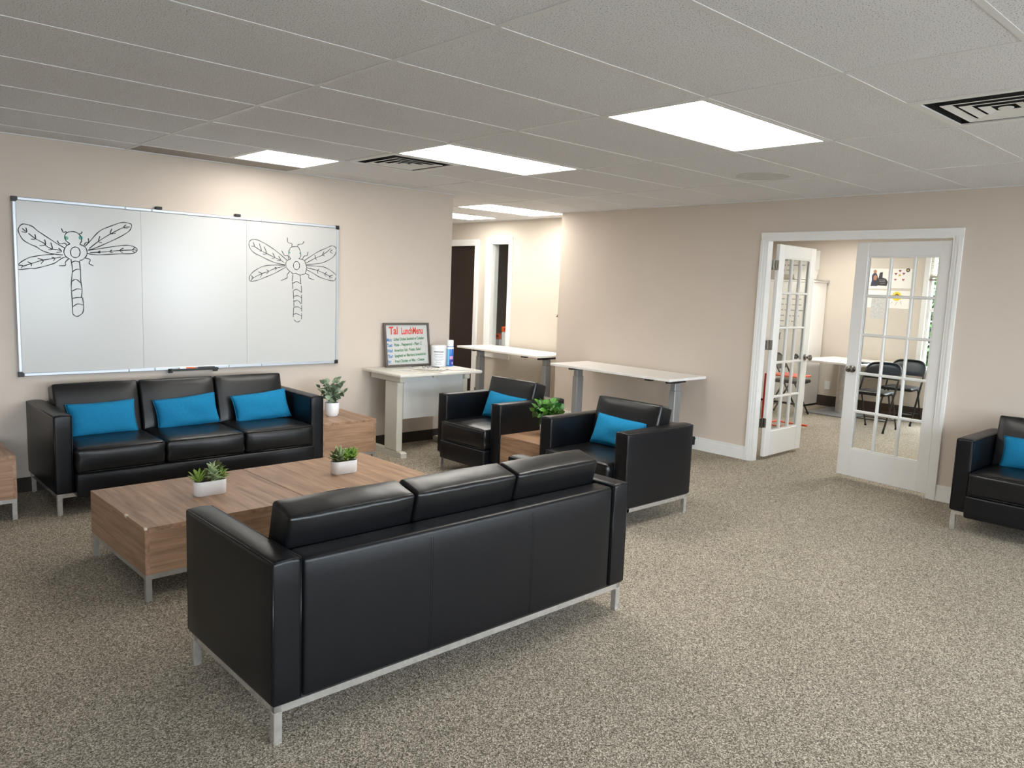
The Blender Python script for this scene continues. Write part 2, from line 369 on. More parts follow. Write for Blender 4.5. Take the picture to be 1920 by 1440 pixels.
# office behind the french doors
OW0, OW1, OWZ0, OWZ1 = 0.38, 1.735, 0.66, 2.20
slab('wall_office_far', 'pale beige far wall of the office with drawings', 'wall', 'hall_paint',
     (XO, XO+T, OW1, NY, 0, H+.06), (XO, XO+T, OW0, OW1, 0, OWZ0), (XO, XO+T, OW0, OW1, OWZ1, H+.06), (XO, XO+T, -1.6, OW0, 0, H+.06))
slab('wall_office_side', 'pale beige side wall of the office', 'wall', 'hall_paint', (XW+TD, XO, -1.6-T, -1.6, 0, H+.06))
w2 = sash_window('window_2', 'white office window with half lowered blind and green view', 'x', XO, OW0, OW1, OWZ0, OWZ1, T, 5, 3, -1)
portal('office_daylight_portal', (XO+T+.02, (OW0+OW1)/2, (OWZ0+OWZ1)/2), (0, math.radians(90), 0), OWZ1-OWZ0, OW1-OW0)
slab('ground', 'pale pavement outside the windows', 'ground', 'pavement', (-40, 40, -40, 40, -0.6, -0.5))  # assumed ground, kept neutral grey so its bounce adds no green indoors

# ------------------------------------------------------------------ ceiling with tiles, grid, lights, vents
ceil = MB().box(X0-T, XO+T, Y0-T, YH+T, H+.06, H+.16).box(XW+TD, XO, -1.6, NY-T, H, H+.06).build('ceiling', 'ceiling_tile')
struct(ceil, 'suspended ceiling of grey speckled acoustic tiles in a metal grid', 'ceiling')
GX, GY = 1.2192, 0.6096
BW = 0.012
skip = set(); half = {}
LIGHT4 = [(1, 0), (1, 3), (3, 7), (3, 9)]
tile_cache = {}
def tile(x0, x1, y0, y1, mat='ceiling_tile'):
    key = (round(x1-x0, 3), round(y1-y0, 3), mat)
    if key not in tile_cache:
        hx, hy = (x1-x0)/2-.0015, (y1-y0)/2-.0015
        tile_cache[key] = MB().box(-hx, hx, -hy, hy, 0, .018).mesh('ceiling_tile', mat)
    return put('tile', tile_cache[key], ceil, ((x0+x1)/2, (y0+y1)/2, H+.004))
xmax = lambda y: XH if y > NY-.3 else XW
for i in range(-4, 5):
    for j in range(-9, 13):
        x0, x1, y0, y1 = i*GX, (i+1)*GX, j*GY, (j+1)*GY
        yc = (y0+y1)/2
        x0 = max(x0, X0); x1 = min(x1, XH if yc > NY-.25 else XW)
        y0 = max(y0, Y0); y1 = min(y1, YW if x1 < 2.5 else YH)
        if x1-x0 < .05 or y1-y0 < .03 or (i, j) in LIGHT4: continue
        if (i, j) == (0, 5): tile(x0, x0+GX/2, y0, y1); continue
        if (i, j) == (1, 4): tile(x0+GX/2, x1, y0, y1); continue
        if (i, j) == (1, -2): tile(x0, x0+GX/2, y0, y1); continue
        if (i, j) == (0, 6): tile(x0, x1, y0, y1, 'aged_tile'); continue
        t = tile(x0, x1, y0, y1)
for i in range(-3, 5):                # bars running across the room (along y)
    x = i*GX
    y1 = YW if x < 2.5 else YH
    if x > XW: y0_ = NY
    else: y0_ = Y0
    MB().box(x-BW, x+BW, y0_, y1, H+.0012, H+.004).build('grid_bar', 'ceiling_grid', ceil)
for j in range(-8, 13):
    y = j*GY
    if y >= YH: continue
    a, b = (X0, XW) if y < YW else (2.94, XH)
    MB().box(a, b, y-BW, y+BW, H+.0017, H+.0038).build('grid_bar', 'ceiling_grid', ceil)
for (x, y0, y1) in ((GX*.5, 5*GY, 6*GY), (GX*1.5, 4*GY, 5*GY), (GX*1.5, -2*GY, -GY)):
    MB().box(x-BW, x+BW, y0+BW, y1-BW, H+.0014, H+.0036).build('grid_bar', 'ceiling_grid', ceil)
MB().lathe([(.19, 0), (.19, .0016), (.02, .0022)], n=32).build('stain', 'tile_stain', ceil, loc=(3.39, .955, H+.0022))
def wall_angle(*bs):
    for b in bs: MB().box(*b).build('wall_angle', 'ceiling_grid', ceil)
wall_angle((X0, 2.94, YW-.02, YW, H-.002, H+.004), (XW-.02, XW, Y0, NY, H-.0025, H+.004), (XH-.02, XH, NY, YH, H-.002, H+.004), (X0, X0+.02, Y0, YW, H-.002, H+.004))

def ceiling_light(label, x0, x1, y0, y1, z=H, group='ceiling light panels'):
    t = thing('ceiling_light', label, 'ceiling light', ((x0+x1)/2, (y0+y1)/2, z), group=group)
    hx, hy = (x1-x0)/2-BW, (y1-y0)/2-BW
    m = MB().box(-hx, hx, -hy, -hy+.02, .001, .05).box(-hx, hx, hy-.02, hy, .001, .05).box(-hx, -hx+.02, -hy+.02, hy-.02, .001, .05).box(hx-.02, hx, -hy+.02, hy-.02, .001, .05)
    m.build('frame', 'ceiling_grid', t)
    MB().box(-hx+.02, hx-.02, -hy+.02, hy-.02, .004, .010).build('diffuser', 'diffuser', t)
    return t
for (i, j), lb in zip(LIGHT4, ('long light panel nearest the viewer, in front of the french doors', 'long light panel in mid room beside the square air vent', 'long light panel at the corridor mouth beside the right wall corner', 'light panel deep in the corridor, partly hidden by the whiteboard wall')):
    ceiling_light(lb, i*GX, (i+1)*GX, j*GY, (j+1)*GY)
ceiling_light('small square light panel close to the whiteboard wall', GX*.5, GX, 5*GY, 6*GY)
def added_light(label, x, y):  # panels out of view, added to brighten the office
    t = thing('ceiling_light', label, 'ceiling light', (x, y, H), group='office ceiling lights')
    MB().box(-.6, .6, -.3, .3, -.02, 0).build('frame', 'ceiling_grid', t)
    MB().box(-.57, .57, -.27, .27, -.026, -.02).build('diffuser', 'diffuser', t)
added_light('office light panel near the french doors', 6.2, 0.6)
added_light('office light panel above the white office desk', 7.9, 2.7)
added_light('office light panel near the office window', 7.9, 0.6)

def vent(label, cx, cy, s):
    t = thing('ceiling_vent', label, 'air vent', (cx, cy, H), group='square ceiling vents')
    h = s/2-BW
    m = MB()
    w = .035
    for (a, b, c, d) in ((-h, h, -h, -h+w), (-h, h, h-w, h), (-h, -h+w, -h+w, h-w), (h-w, h, -h+w, h-w)): m.box(a, b, c, d, .0, .006)
    m.build('frame', 'vent_metal', t)
    MB().box(-h+w, h-w, -h+w, h-w, .052, .055).build('duct', 'duct_black', t)
    i_ = h-w
    MB().box(-i_, i_, -i_, -i_+.001, .006, .052).box(-i_, i_, i_-.001, i_, .006, .052).box(-i_, -i_+.001, -i_+.001, i_-.001, .006, .052).box(i_-.001, i_, -i_+.001, i_-.001, .006, .052).build('duct_wall', 'duct_black', t)
    for r in (i_-.058, i_-.116, i_-.174):
        m = MB(); V = []; F = []                       # thin sloping square blades
        prof = [(r, -.004), (r-.036, .002), (r-.036, .0035), (r, -.0025)]
        for q, z in prof: V += [(-q, -q, z), (q, -q, z), (q, q, z), (-q, q, z)]
        n_ = len(prof)
        for i in range(n_):
            for a_ in range(4): b_ = (a_+1) % 4; j = (i+1) % n_; F.append((i*4+a_, i*4+b_, j*4+b_, j*4+a_))
        m.add(V, F).build('louver', 'vent_metal', t)
    MB().lathe([(.030, -.003), (.030, .0), (.012, .003), (.004, .004)], n=16).build('hub', 'vent_metal', t)
vent('square louvered ceiling vent beside the mid room light panel', GX*1.25, GY*4.5, GX/2)
vent('square louvered ceiling vent cut by the right edge of the view', GX*1.75, -GY*1.5, GX/2)

# ------------------------------------------------------------------ baseboards, door trim, doors
def base_run(name, label, axis, pos, side, a0, a1, h, t, mat, cap=False):
    c0, c1 = sorted((pos, pos+side*t)); m = MB()
    B = (lambda a, b, p, q, z0, z1: m.box(a, b, p, q, z0, z1)) if axis == 'y' else (lambda a, b, p, q, z0, z1: m.box(p, q, a, b, z0, z1))
    if cap:
        B(a0, a1, c0, c1, 0, h-.028); d0, d1 = sorted((pos, pos+side*(t-.006))); B(a0, a1, d0, d1, h-.028, h-.012); d0, d1 = sorted((pos, pos+side*(t-.002))); B(a0, a1, d0, d1, h-.012, h)
    else: B(a0, a1, c0, c1, 0, h)
    return struct(m.build(name, mat), label, 'baseboard')
base_run('baseboard_left', 'dark carpet strip baseboard under the whiteboard wall', 'y', YW, -1, X0, 2.94, .10, .01, 'carpet_base')
base_run('baseboard_right', 'white baseboard left of the french doors', 'x', XW, -1, DY1+.07, NY, .125, .018, 'white_trim', True)
base_run('baseboard_right_near', 'white baseboard right of the french doors', 'x', XW, -1, Y0, DY0-.07, .125, .018, 'white_trim', True)
base_run('baseboard_hall', 'dark baseboard along the corridor wall', 'x', XH, -1, NY, CD0-.08, .10, .01, 'carpet_base')
base_run('baseboard_office', 'dark brown vinyl baseboard on the office far wall', 'x', XO, -1, -1.6, NY-T, .15, .008, 'vinyl_base')

def casing(name, label, axis, pos, side, a0, a1, z1, w, wt=None, z0=0.0, sill=False):
    """moulded casing around an opening, three stepped boards"""
    root = bpy.data.objects.new(name, None); COL.objects.link(root); struct(root, label, 'door trim')
    def piece(nm, aa, ab, za, zb, horiz, inner):
        m = MB()
        for (f0, f1, t) in ((0, .28, .012), (.28, .62, .018), (.62, 1.0, .024)):
            c0, c1 = sorted((pos, pos+side*t))
            if horiz: p = (aa, ab, za+(zb-za)*f0, za+(zb-za)*f1)
            elif inner > 0: p = (aa+(ab-aa)*f0, aa+(ab-aa)*f1, za, zb)
            else: p = (ab-(ab-aa)*f1, ab-(ab-aa)*f0, za, zb)
            m.box(p[0], p[1], c0, c1, p[2], p[3]) if axis == 'y' else m.box(c0, c1, p[0], p[1], p[2], p[3])
        m.build(nm, 'white_trim', root)
    piece('casing_board', a0-w, a0, z0, z1, False, -1); piece('casing_board', a1, a1+w, z0, z1, False, 1); piece('casing_head', a0-w, a1+w, z1, z1+w, True, 0)
    return root
tr = casing('trim_1', 'white moulded trim around the french door opening', 'x', XW, -1, DY0, DY1, DH, .070)
m = MB().box(XW-.001, XW+TD, DY0-.018, DY0, 0, DH).build('jamb', 'white_trim', tr)
m = MB().box(XW-.001, XW+TD, DY1, DY1+.018, 0, DH).build('jamb', 'white_trim', tr)
m = MB().box(XW-.001, XW+TD, DY0-.018, DY1+.018, DH, DH+.018).build('jamb', 'white_trim', tr)
casing('trim_2', 'cream trim around the dark corridor door', 'x', XH, -1, CD0, CD1, CDH, .085)
t3 = casing('trim_3', 'cream trim around the narrow corridor window', 'x', XH, -1, CW0, CW1, CWZ1, .075, z0=CWZ0)
MB().box(XH-.05, XH+.02, CW0-.10, CW1+.10, CWZ0-.035, CWZ0).build('sill', 'white_trim', t3)
MB().box(XH-.02, XH, CW0-.08, CW1+.08, CWZ0-.135, CWZ0-.035).build('apron', 'white_trim', t3)
m = MB().box(XH-.001, XH+T, CW0-.001, CW0+.015, CWZ0, CWZ1).box(XH-.001, XH+T, CW1-.03, CW1+.001, CWZ0, CWZ1).box(XH-.001, XH+T, CW0+.015, CW1-.03, CWZ1-.015, CWZ1)
m.build('jamb', 'white_trim', t3)
d1 = MB().box(XH+.05, XH+.09, CD0+.005, CD1-.005, .01, CDH-.005).build('door_1', 'dark_door'); struct(d1, 'dark brown wooden door at the end of the corridor', 'door')
MB().lathe([(.012, 0), (.012, .03), (.028, .045), (.026, .065), (.0, .07)], n=16).build('knob', 'nickel', d1, smooth=40, loc=(XH+.05, CD1-.07, .95), rot=(0, math.radians(-90), 0))
w1 = MB().box(XH+.055, XH+.06, CW0+.015, CW1-.03, CWZ0, CWZ1-.015).build('window_1', 'clear_glass'); struct(w1, 'narrow dark interior window in the corridor wall', 'window')

def door_leaf(name, label, hinge, ang, W, hand):
    """local: hinge edge at x=0, leaf runs along +x, thickness in y, 3 x 5 lights"""
    root = bpy.data.objects.new(name, None); COL.objects.link(root); struct(root, label, 'door')
    root.location = (hinge[0], hinge[1], 0); root.rotation_euler = (0, 0, ang)
    z0, z1, th = .03, 2.0, .036; st, tp, bt = .105, .115, .235; mw = .024; sh = st if hand > 0 else .082
    h = th/2
    MB().rbox(0, sh, -h, h, z0, z1, .003, 1).build('stile', 'white_trim', root); MB().rbox(W-st, W, -h, h, z0, z1, .003, 1).build('stile', 'white_trim', root)
    MB().rbox(sh-.001, W-st+.001, -h+.0005, h-.0005, z1-tp, z1, .003, 1).build('rail', 'white_trim', root); MB().rbox(sh-.001, W-st+.001, -h+.0005, h-.0005, z0, z0+bt, .003, 1).build('rail', 'white_trim', root)
    gx0, gx1, gz0, gz1 = sh, W-st, z0+bt, z1-tp
    def bar(ax, c):                       # muntin with chamfered profile
        if ax == 'v': return MB().prism([(c-mw/2, -.006), (c-.006, -h+.003), (c+.006, -h+.003), (c+mw/2, -.006), (c+mw/2, .006), (c+.006, h-.003), (c-.006, h-.003), (c-mw/2, .006)], 'z', gz0, gz1)
        return MB().prism([(-.006, c-mw/2), (-h+.0035, c-.006), (-h+.0035, c+.006), (-.006, c+mw/2), (.006, c+mw/2), (h-.0035, c+.006), (h-.0035, c-.006), (.006, c-mw/2)], 'x', gx0, gx1)
    for k in range(1, 3): bar('v', gx0+(gx1-gx0)*k/3).build('muntin', 'white_trim', root)
    for k in range(1, 5): bar('h', gz0+(gz1-gz0)*k/5).build('muntin', 'white_trim', root)
    m = MB()                               # glazing bead
    for s in (-1, 1):
        y0_, y1_ = sorted((s*.006, s*(h-.004)))
        m.box(gx0, gx0+.011, y0_, y1_, gz0, gz1).box(gx1-.011, gx1, y0_, y1_, gz0, gz1).box(gx0+.011, gx1-.011, y0_, y1_, gz0, gz0+.011).box(gx0+.011, gx1-.011, y0_, y1_, gz1-.011, gz1)
    m.build('glazing_bead', 'white_trim', root)
    for i in range(3):
        for j in range(5):
            MB().box(gx0+(gx1-gx0)*i/3, gx0+(gx1-gx0)*(i+1)/3, -.002, .002, gz0+(gz1-gz0)*j/5, gz0+(gz1-gz0)*(j+1)/5).build('pane', 'clear_glass', root)
    for s in (-1, 1):
        MB().lathe([(.032, 0), (.032, .006), (.013, .01), (.012, .03), (.024, .04), (.029, .054), (.024, .066), (.006, .071)], n=20).build('knob', 'nickel', root, smooth=40, loc=(W-.06, s*h, .945), rot=(math.radians(-90*s), 0, 0))
    for z in (.35, 1.08, 1.81):
        if hand > 0: hg = MB().box(-.0015, -.0003, -.018, .016, z-.045, z+.045).cyl((-.012, .016, z-.047), (-.012, .016, z+.047), .006, n=8).box(-.062, -.010, .0185, .0205, z-.045, z+.045)
        else: hg = MB().box(-.0012, -.0002, -.016, .016, z-.045, z+.045).cyl((-.002, -.024, z-.047), (-.002, -.024, z+.047), .006, n=8)
        hg.build('hinge', 'nickel', root, smooth=40)
    return root
# left leaf folded back into the office, right leaf almost closed
door_leaf('door_2', 'white french door leaf swung wide open, left side of the opening', (4.822, 1.574), math.radians(1.5), .735, 1)
door_leaf('door_3', 'white french door leaf nearly closed, right side of the opening', (XW+.022, DY0+.004), math.radians(90-7.0), .768, -1)
# ------------------------------------------------------------------ seating
rnd = random.Random(7)
def wob(p, s, a): return a*(math.sin(p.x*s+1.3*p.y*s)+math.sin(p.y*s*1.7-p.z*s+2.0)+math.sin(p.x*s*2.3+p.z*s*1.9+.7))/3
def make_seat(name, label, cat, W, n, loc, rz, D=.735, group=None, seed=0):
    """local: x = width, faces -y, origin on the floor under the centre"""
    t = thing(name, label, cat, loc, rz, group)
    AT, Z0, Z1 = .105, .135, .628
    PR = .055                       # seats project past the arms
    hw, hd = W/2, D/2
    # arms
    for s in (-1, 1):
        xc = s*(hw-AT/2)
        def fa(p, u):
            q = Vector(p)
            if abs(u[2]) < .96: q.x += .004*u[0]*(1-u[2]**2)*(1-u[1]**2)
            if u[2] > .9: q.z += .006*(1-u[0]**2)
            return q
        v, f = soft_box(AT/2, hd, (Z1-Z0)/2, .016, 3, 8, 6, fa)
        arm = MB().add(v, f).build('arm', 'leather', t, smooth=0, loc=(xc, 0, (Z0+Z1)/2))
        hz = (Z1-Z0)/2
        m = MB()
        for sx in (-1, 1):
            for y_ in (-hd+.004, hd-.004): m.tube([(sx*(AT/2-.004), y_, -hz+.01), (sx*(AT/2-.004), y_, hz-.006)], .0028, 5)
            m.tube([(sx*(AT/2-.004), -hd+.006, hz-.003), (sx*(AT/2-.004), hd-.006, hz-.003)], .0028, 5)
        for y_ in (-hd+.004, hd-.004): m.tube([(-AT/2+.004, y_, hz-.004), (0, y_, hz+.001), (AT/2-.004, y_, hz-.004)], .0028, 5)
        m.build('piping', 'leather', arm, smooth=0)
    iw = W-2*AT; cw = iw/n
    # back frame panels
    BT = .115
    def fb(p, u):
        q = Vector(p)
        if u[1] > .5: q.y += .007*(1-u[0]**8)*(1-u[2]**4)
        return q
    zb = (Z1-.006-Z0)/2
    v, f = soft_box(iw/2-.006, BT/2, zb, .018, 8*n, 3, 8, fb)
    bp = MB().add(v, f).build('back_panel', 'leather', t, smooth=0, loc=(0, hd-BT/2-.004, Z0+zb))
    for k in range(1, n):
        x = -iw/2+cw*k; m = MB()
        for dx in (-.0045, .0045):
            m.tube([(x+dx, -BT/2+.03, zb-.0002), (x+dx, BT/2-.02, zb-.0002), (x+dx, BT/2-.006, zb-.006), (x+dx, BT/2+.0005, zb-.02)] + [(x+dx, BT/2+.0068*(1-(w_)**4)*(1-(x/(iw/2-.006))**8), zb*w_) for w_ in (.85, .6, .3, 0, -.3, -.6, -.85, -.95)], .0013, 5)
        m.build('seam', 'leather', bp, smooth=0)
    # base fronts and under-seat box
    def fc(p, u):
        q = Vector(p)
        if u[1] < -.5: q.y -= .006*(1-u[0]**8)*(1-u[2]**4)
        return q
    v, f = soft_box(iw/2-.001, .04, .076, .014, 8*n, 2, 4, fc)
    bs = MB().add(v, f).build('base_panel', 'leather', t, smooth=0, loc=(0, -hd+.035-PR, .19))
    for k in range(1, n):
        x = -iw/2+cw*k
        MB().tube([(x, -.0385-.0065*(1-w_**4), .076*w_) for w_ in (.85, .5, 0, -.5, -.85)], .0016, 5).build('seam', 'leather', bs, smooth=0)
    MB().box(-iw/2+.002, iw/2-.002, -hd+.08-PR, hd-BT-.01, .138, .258).build('seat_base', 'leather', t)
    # seat cushions
    SD = D-BT-.012+PR
    for k in range(n):
        xc = -iw/2+cw*(k+.5); ph = seed+k*2.1
        def fs(p, u):
            q = Vector(p)
            e = (1-min(1, abs(u[0]))**6)*(1-min(1, abs(u[1]))**6)
            if u[2] > 0: q.z += .016*e*u[2] + wob(p+Vector((ph, 0, 0)), 22, .0016)*u[2]
            if u[1] < -.6: q.y -= .010*(1-u[2]**2)*(1-u[0]**4); q.x += .003*math.sin(p.z*90+ph)*u[0]; q.y += .0025*math.sin(p.x*70+ph)*abs(u[0])**3
            if abs(u[0]) > .9: q.x -= .004*u[0]*(.5+.5*math.sin(p.y*60+ph))*(1-abs(u[2]))
            return q
        v, f = soft_box(cw/2-.002, SD/2, .077, .024, 14, 12, 5, fs)
        c = MB().add(v, f).build('seat_cushion', 'leather_soft', t, smooth=0, loc=(xc, -hd-PR+SD/2+.002, .343))
        m = MB(); hx = cw/2-.012
        for zz in (.071, -.071): m.tube([(-hx, -SD/2+.002, zz), (-hx/2, -SD/2-.003, zz), (0, -SD/2-.004, zz), (hx/2, -SD/2-.003, zz), (hx, -SD/2+.002, zz)], .003, 5)
        m.build('piping', 'leather_soft', c, smooth=0)
    # back cushions, reclined
    tilt = math.radians(-14)
    for k in range(n):
        xc = -iw/2+cw*(k+.5); ph = seed+k*1.7
        def fbk(p, u):
            q = Vector(p)
            e = (1-min(1, abs(u[0]))**6)*(1-min(1, abs(u[2]))**6)
            q.y += (.016 if u[1] < 0 else .008)*e*u[1] + wob(p+Vector((ph, 0, 0)), 20, .001)*u[1]
            if u[2] > .8: q.z += .005*(1-u[0]**4)*(1-u[1]**2) + .0007*math.sin(p.x*40+ph)
            if abs(u[0]) > .9: q.x -= .004*u[0]*(.5+.5*math.sin(p.z*50+ph))*(1-abs(u[1]))
            return q
        v, f = soft_box(cw/2-.004, .068, .19, .015, 14, 4, 8, fbk)
        c = MB().add(v, f).build('back_cushion', 'leather_soft', t, smooth=0, loc=(xc, hd-BT-.098, .563), rot=(tilt, 0, 0))
        m = MB(); hx = cw/2-.014
        for yy in (-.060, .060): m.tube([(-hx, yy, .182), (-hx/2, yy, .187), (0, yy, .189), (hx/2, yy, .187), (hx, yy, .182)], .003, 5)
        m.build('piping', 'leather_soft', c, smooth=0)
    # metal base
    m = MB(); b = .026; i = .012; z0, z1 = .109, .1345
    m.box(-hw+i, hw-i, -hd+i+.03, -hd+i+.03+b, z0+.001, z1).box(-hw+i, hw-i, hd-i-b, hd-i, z0, z1)
    m.box(-hw+i, -hw+i+b, -hd+i+.002, hd-i, z0, z1-.0005).box(hw-i-b, hw-i, -hd+i+.002, hd-i, z0, z1-.0005)
    m.box(-hw+i+b, -hw+AT+.03, -hd+i, -hd+i+b, z0, z1).box(hw-AT-.03, hw-i-b, -hd+i, -hd+i+b, z0, z1).build('base_frame', 'chrome', t)
    for sx in (-1, 1):
        for sy in (-1, 1):
            x, y = sx*(hw-i-b/2), sy*(hd-i-b/2)
            MB().rbox(x-b/2-.002, x+b/2+.002, y-b/2-.002, y+b/2+.002, 0, .112, .002, 1).build('leg', 'chrome', t)
    return t
R = math.radians
make_seat('sofa', 'three seat black leather sofa seen from behind, nearest the viewer', 'sofa', 1.79, 3, (.19, .545, 0), R(180.4), group='black leather lounge set', seed=1)
make_seat('sofa', 'three seat black leather sofa against the wall under the whiteboard', 'sofa', 1.84, 3, (.255, 3.615, 0), R(0.6), group='black leather lounge set', seed=3)
make_seat('armchair', 'black leather armchair between two wooden tables and the viewer side, nearest the french doors', 'armchair', .785, 1, (2.392, 1.35, 0), R(-90), D=.715, group='black leather lounge set', seed=5)['label'] = 'black leather armchair right of the leafy plant, back turned to the white desk'
make_seat('armchair', 'black leather armchair left of the leafy plant, beside the beige desk', 'armchair', .755, 1, (2.448, 2.622, 0), R(-89), D=.715, group='black leather lounge set', seed=6)
make_seat('armchair', 'black leather armchair against the wall right of the french doors', 'armchair', .80, 1, (4.29, -.725, 0), R(-90), D=.72, group='black leather lounge set', seed=8)

# ------------------------------------------------------------------ throw pillows
def pillow(label, loc, rot, w=.42, h=.215, d=.055, seed=0, group='turquoise lumbar pillows'):
    nx, ny = 30, 18; m = MB(); V = []; F = []
    for s in (-1, 1):
        for j in range(ny+1):
            for i in range(nx+1):
                u, v = -1+2*i/nx, -1+2*j/ny
                e = max(0, (1-u*u)*(1-v*v))
                z = s*(d*e**.42) + s*.004*e*math.sin(u*5+seed)*math.sin(v*4+seed*2)
                dent = .012*math.exp(-((u-.05*seed % .3)**2*8+(v+.3)**2*5)) if s < 0 else 0
                x = u*w/2*(1-.05*(1-v*v)*u*u); y = v*h/2*(1-.07*(1-u*u)*v*v)
                V.append((x, z+dent, y))
    q = (nx+1)*(ny+1)
    for s in range(2):
        for j in range(ny):
            for i in range(nx):
                a = s*q+j*(nx+1)+i; F.append((a, a+1, a+nx+2, a+nx+1))
    o = m.add(V, F)
    me = o.mesh('throw_pillow', 'teal_fabric', 0)
    bm = bmesh.new(); bm.from_mesh(me); bmesh.ops.remove_doubles(bm, verts=bm.verts, dist=1e-5); bmesh.ops.recalc_face_normals(bm, faces=bm.faces); bm.to_mesh(me); bm.free(); me.shade_smooth()
    ob = put('throw_pillow', me, None, loc, rot); tag(ob, label, 'pillow', group)
    rim = [Vector((u*w/2*(1-.05*(1-v*v)*u*u), 0, v*h/2*(1-.07*(1-u*u)*v*v))) for (u, v) in
           [(-1+2*k/16, -1) for k in range(17)] + [(1, -1+2*k/10) for k in range(1, 11)] + [(1-2*k/16, 1) for k in range(1, 17)] + [(-1, 1-2*k/10) for k in range(1, 11)]]
    MB().tube(rim, .0022, 5).build('seam', 'teal_fabric', ob, smooth=0)
    return ob
pillow('turquoise pillow on the left seat of the sofa under the whiteboard', (-.29, 3.60, .531), (R(-17), R(-1), R(2)), seed=1, w=.43, h=.23)
pillow('turquoise pillow on the middle seat of the sofa under the whiteboard', (.27, 3.605, .534), (R(-18), R(-5), R(-4)), seed=2, w=.43, h=.225)
pillow('turquoise pillow on the right seat of the sofa under the whiteboard', (.83, 3.595, .530), (R(-22), R(-5), R(-3)), seed=3, w=.43, h=.225)
pillow('turquoise pillow in the armchair left of the leafy plant', (2.462, 2.60, .536), (R(-20), R(3), R(-86)), seed=4, w=.42, h=.22)
pillow('turquoise pillow in the armchair with its back to the white desk', (2.42, 1.355, .536), (R(-20), R(3), R(-86)), seed=5, w=.42, h=.22)
pillow('turquoise pillow in the armchair right of the french doors', (4.305, -.725, .536), (R(-18), R(-2), R(-90)), seed=6, w=.45, h=.22)

# ------------------------------------------------------------------ walnut tables
def block_table(name, label, W, D, zt, loc, rz, group, chips=()):
    t = thing(name, label, 'table', loc, rz, group)
    hw, hd = W/2, D/2; zb = .131; p = .02
    MB().rbox(-hw, hw, -hd, hd, zt-.022, zt, .0012, 1).build('table_top', 'walnut_y', t)
    for s in (-1, 1):
        a, b = sorted((s*hw, s*(hw-p))); MB().box(a, b, -hd, hd, zb, zt-.0222).build('side_panel', 'walnut_y', t)
        a, b = sorted((s*hd-s*.0006, s*(hd-p))); MB().box(-hw+p, hw-p, a, b, zb, zt-.0222).build('front_panel', 'walnut_x', t)
    for (x, y, dx, dy) in chips: MB().box(x, x+dx, y, y+dy, zt-.010, zt+.0006).build('chipped_edge', 'paper_cream', t)
    m = MB(); b = .027; i = .002
    m.box(-hw+i, hw-i, -hd+i, -hd+i+b, zb-.025, zb-.0005).box(-hw+i, hw-i, hd-i-b, hd-i, zb-.025, zb-.0005)
    m.box(-hw+i, -hw+i+b, -hd+i+b, hd-i-b, zb-.025, zb-.0005).box(hw-i-b, hw-i, -hd+i+b, hd-i-b, zb-.025, zb-.0005).build('base_frame', 'brushed_steel', t)
    for sx in (-1, 1):
        for sy in (-1, 1):
            x, y = sx*(hw-i-b/2), sy*(hd-i-b/2); MB().rbox(x-b/2, x+b/2, y-b/2, y+b/2, 0, zb-.0245, .0015, 1).build('leg', 'brushed_steel', t)
    return t
CT = .357; CR = R(1.6)
block_table('coffee_table', 'low walnut coffee table with chipped edges, nearer the left side', .842, .81, CT, (-.238, 2.012, 0), CR, 'pair of walnut coffee tables', [(-.422, -.16, .012, .03), (-.422, -.406, .012, .012)])
block_table('coffee_table', 'low walnut coffee table pushed against the first, nearer the armchairs', .842, .81, CT, (-.238+.846*math.cos(CR), 2.012+.846*math.sin(CR), 0), CR, 'pair of walnut coffee tables')
ST = .400
block_table('side_table', 'walnut block side table in the corner between sofa and beige desk', .49, .57, ST, (1.445, 3.595, 0), 0, 'walnut side tables')
block_table('side_table', 'walnut block side table between the two armchairs', .57, .478, ST, (2.395, 1.998, 0), R(0), 'walnut side tables')
block_table('side_table', 'walnut block side table cut off at the left edge', .49, .57, ST, (-1.095, 3.595, 0), 0, 'walnut side tables')

# ------------------------------------------------------------------ plants
def leaf_mesh(name, L, W, mat, curl=.15, fold=.12, tipsharp=1.0, thick=0.0):
    """leaf along +y, upper side +z; a few rows of quads"""
    n = 6; V = []; F = []
    for i in range(n+1):
        s = i/n; w = W/2*(math.sin(math.pi*min(1, s**(.75 if tipsharp < 1 else .85)))**(.8 if tipsharp < 1 else .9))
        if i == 0: w = W*.05
        if i == n: w = W*.02
        y = L*s; z = curl*L*math.sin(s*math.pi*.6) - curl*1.6*L*s*s
        V += [(-w, y, z+fold*w), (0, y, z), (w, y, z+fold*w)]
    for i in range(n):
        a = i*3; F += [(a, a+1, a+4, a+3), (a+1, a+2, a+5, a+4)]
    if thick > 0:
        o = len(V)
        V += [(x, y, z-thick*math.sin(math.pi*min(1, y/L*.9+.05))-.0008) for x, y, z in V]
        F += [tuple(reversed([q+o for q in f])) for f in F]
        ring = [k*3 for k in range(n+1)] + [n*3+1] + [k*3+2 for k in range(n, -1, -1)] + [1]
        F += [(ring[k], ring[(k+1) % len(ring)], ring[(k+1) % len(ring)]+o, ring[k]+o) for k in range(len(ring))]
    me = MB().add(V, F).mesh(name, mat, 0)
    return me
def aim(d, roll=0.0):
    """rotation taking +y to d with +z as up as possible"""
    d = Vector(d).normalized(); up = Vector((0, 0, 1))
    x = d.cross(up)
    x = Vector((1, 0, 0)) if x.length < 1e-4 else x.normalized()
    z = x.cross(d)
    M = Matrix((x, d, z)).transposed()
    return (M @ Matrix.Rotation(roll, 3, 'Y')).to_euler()
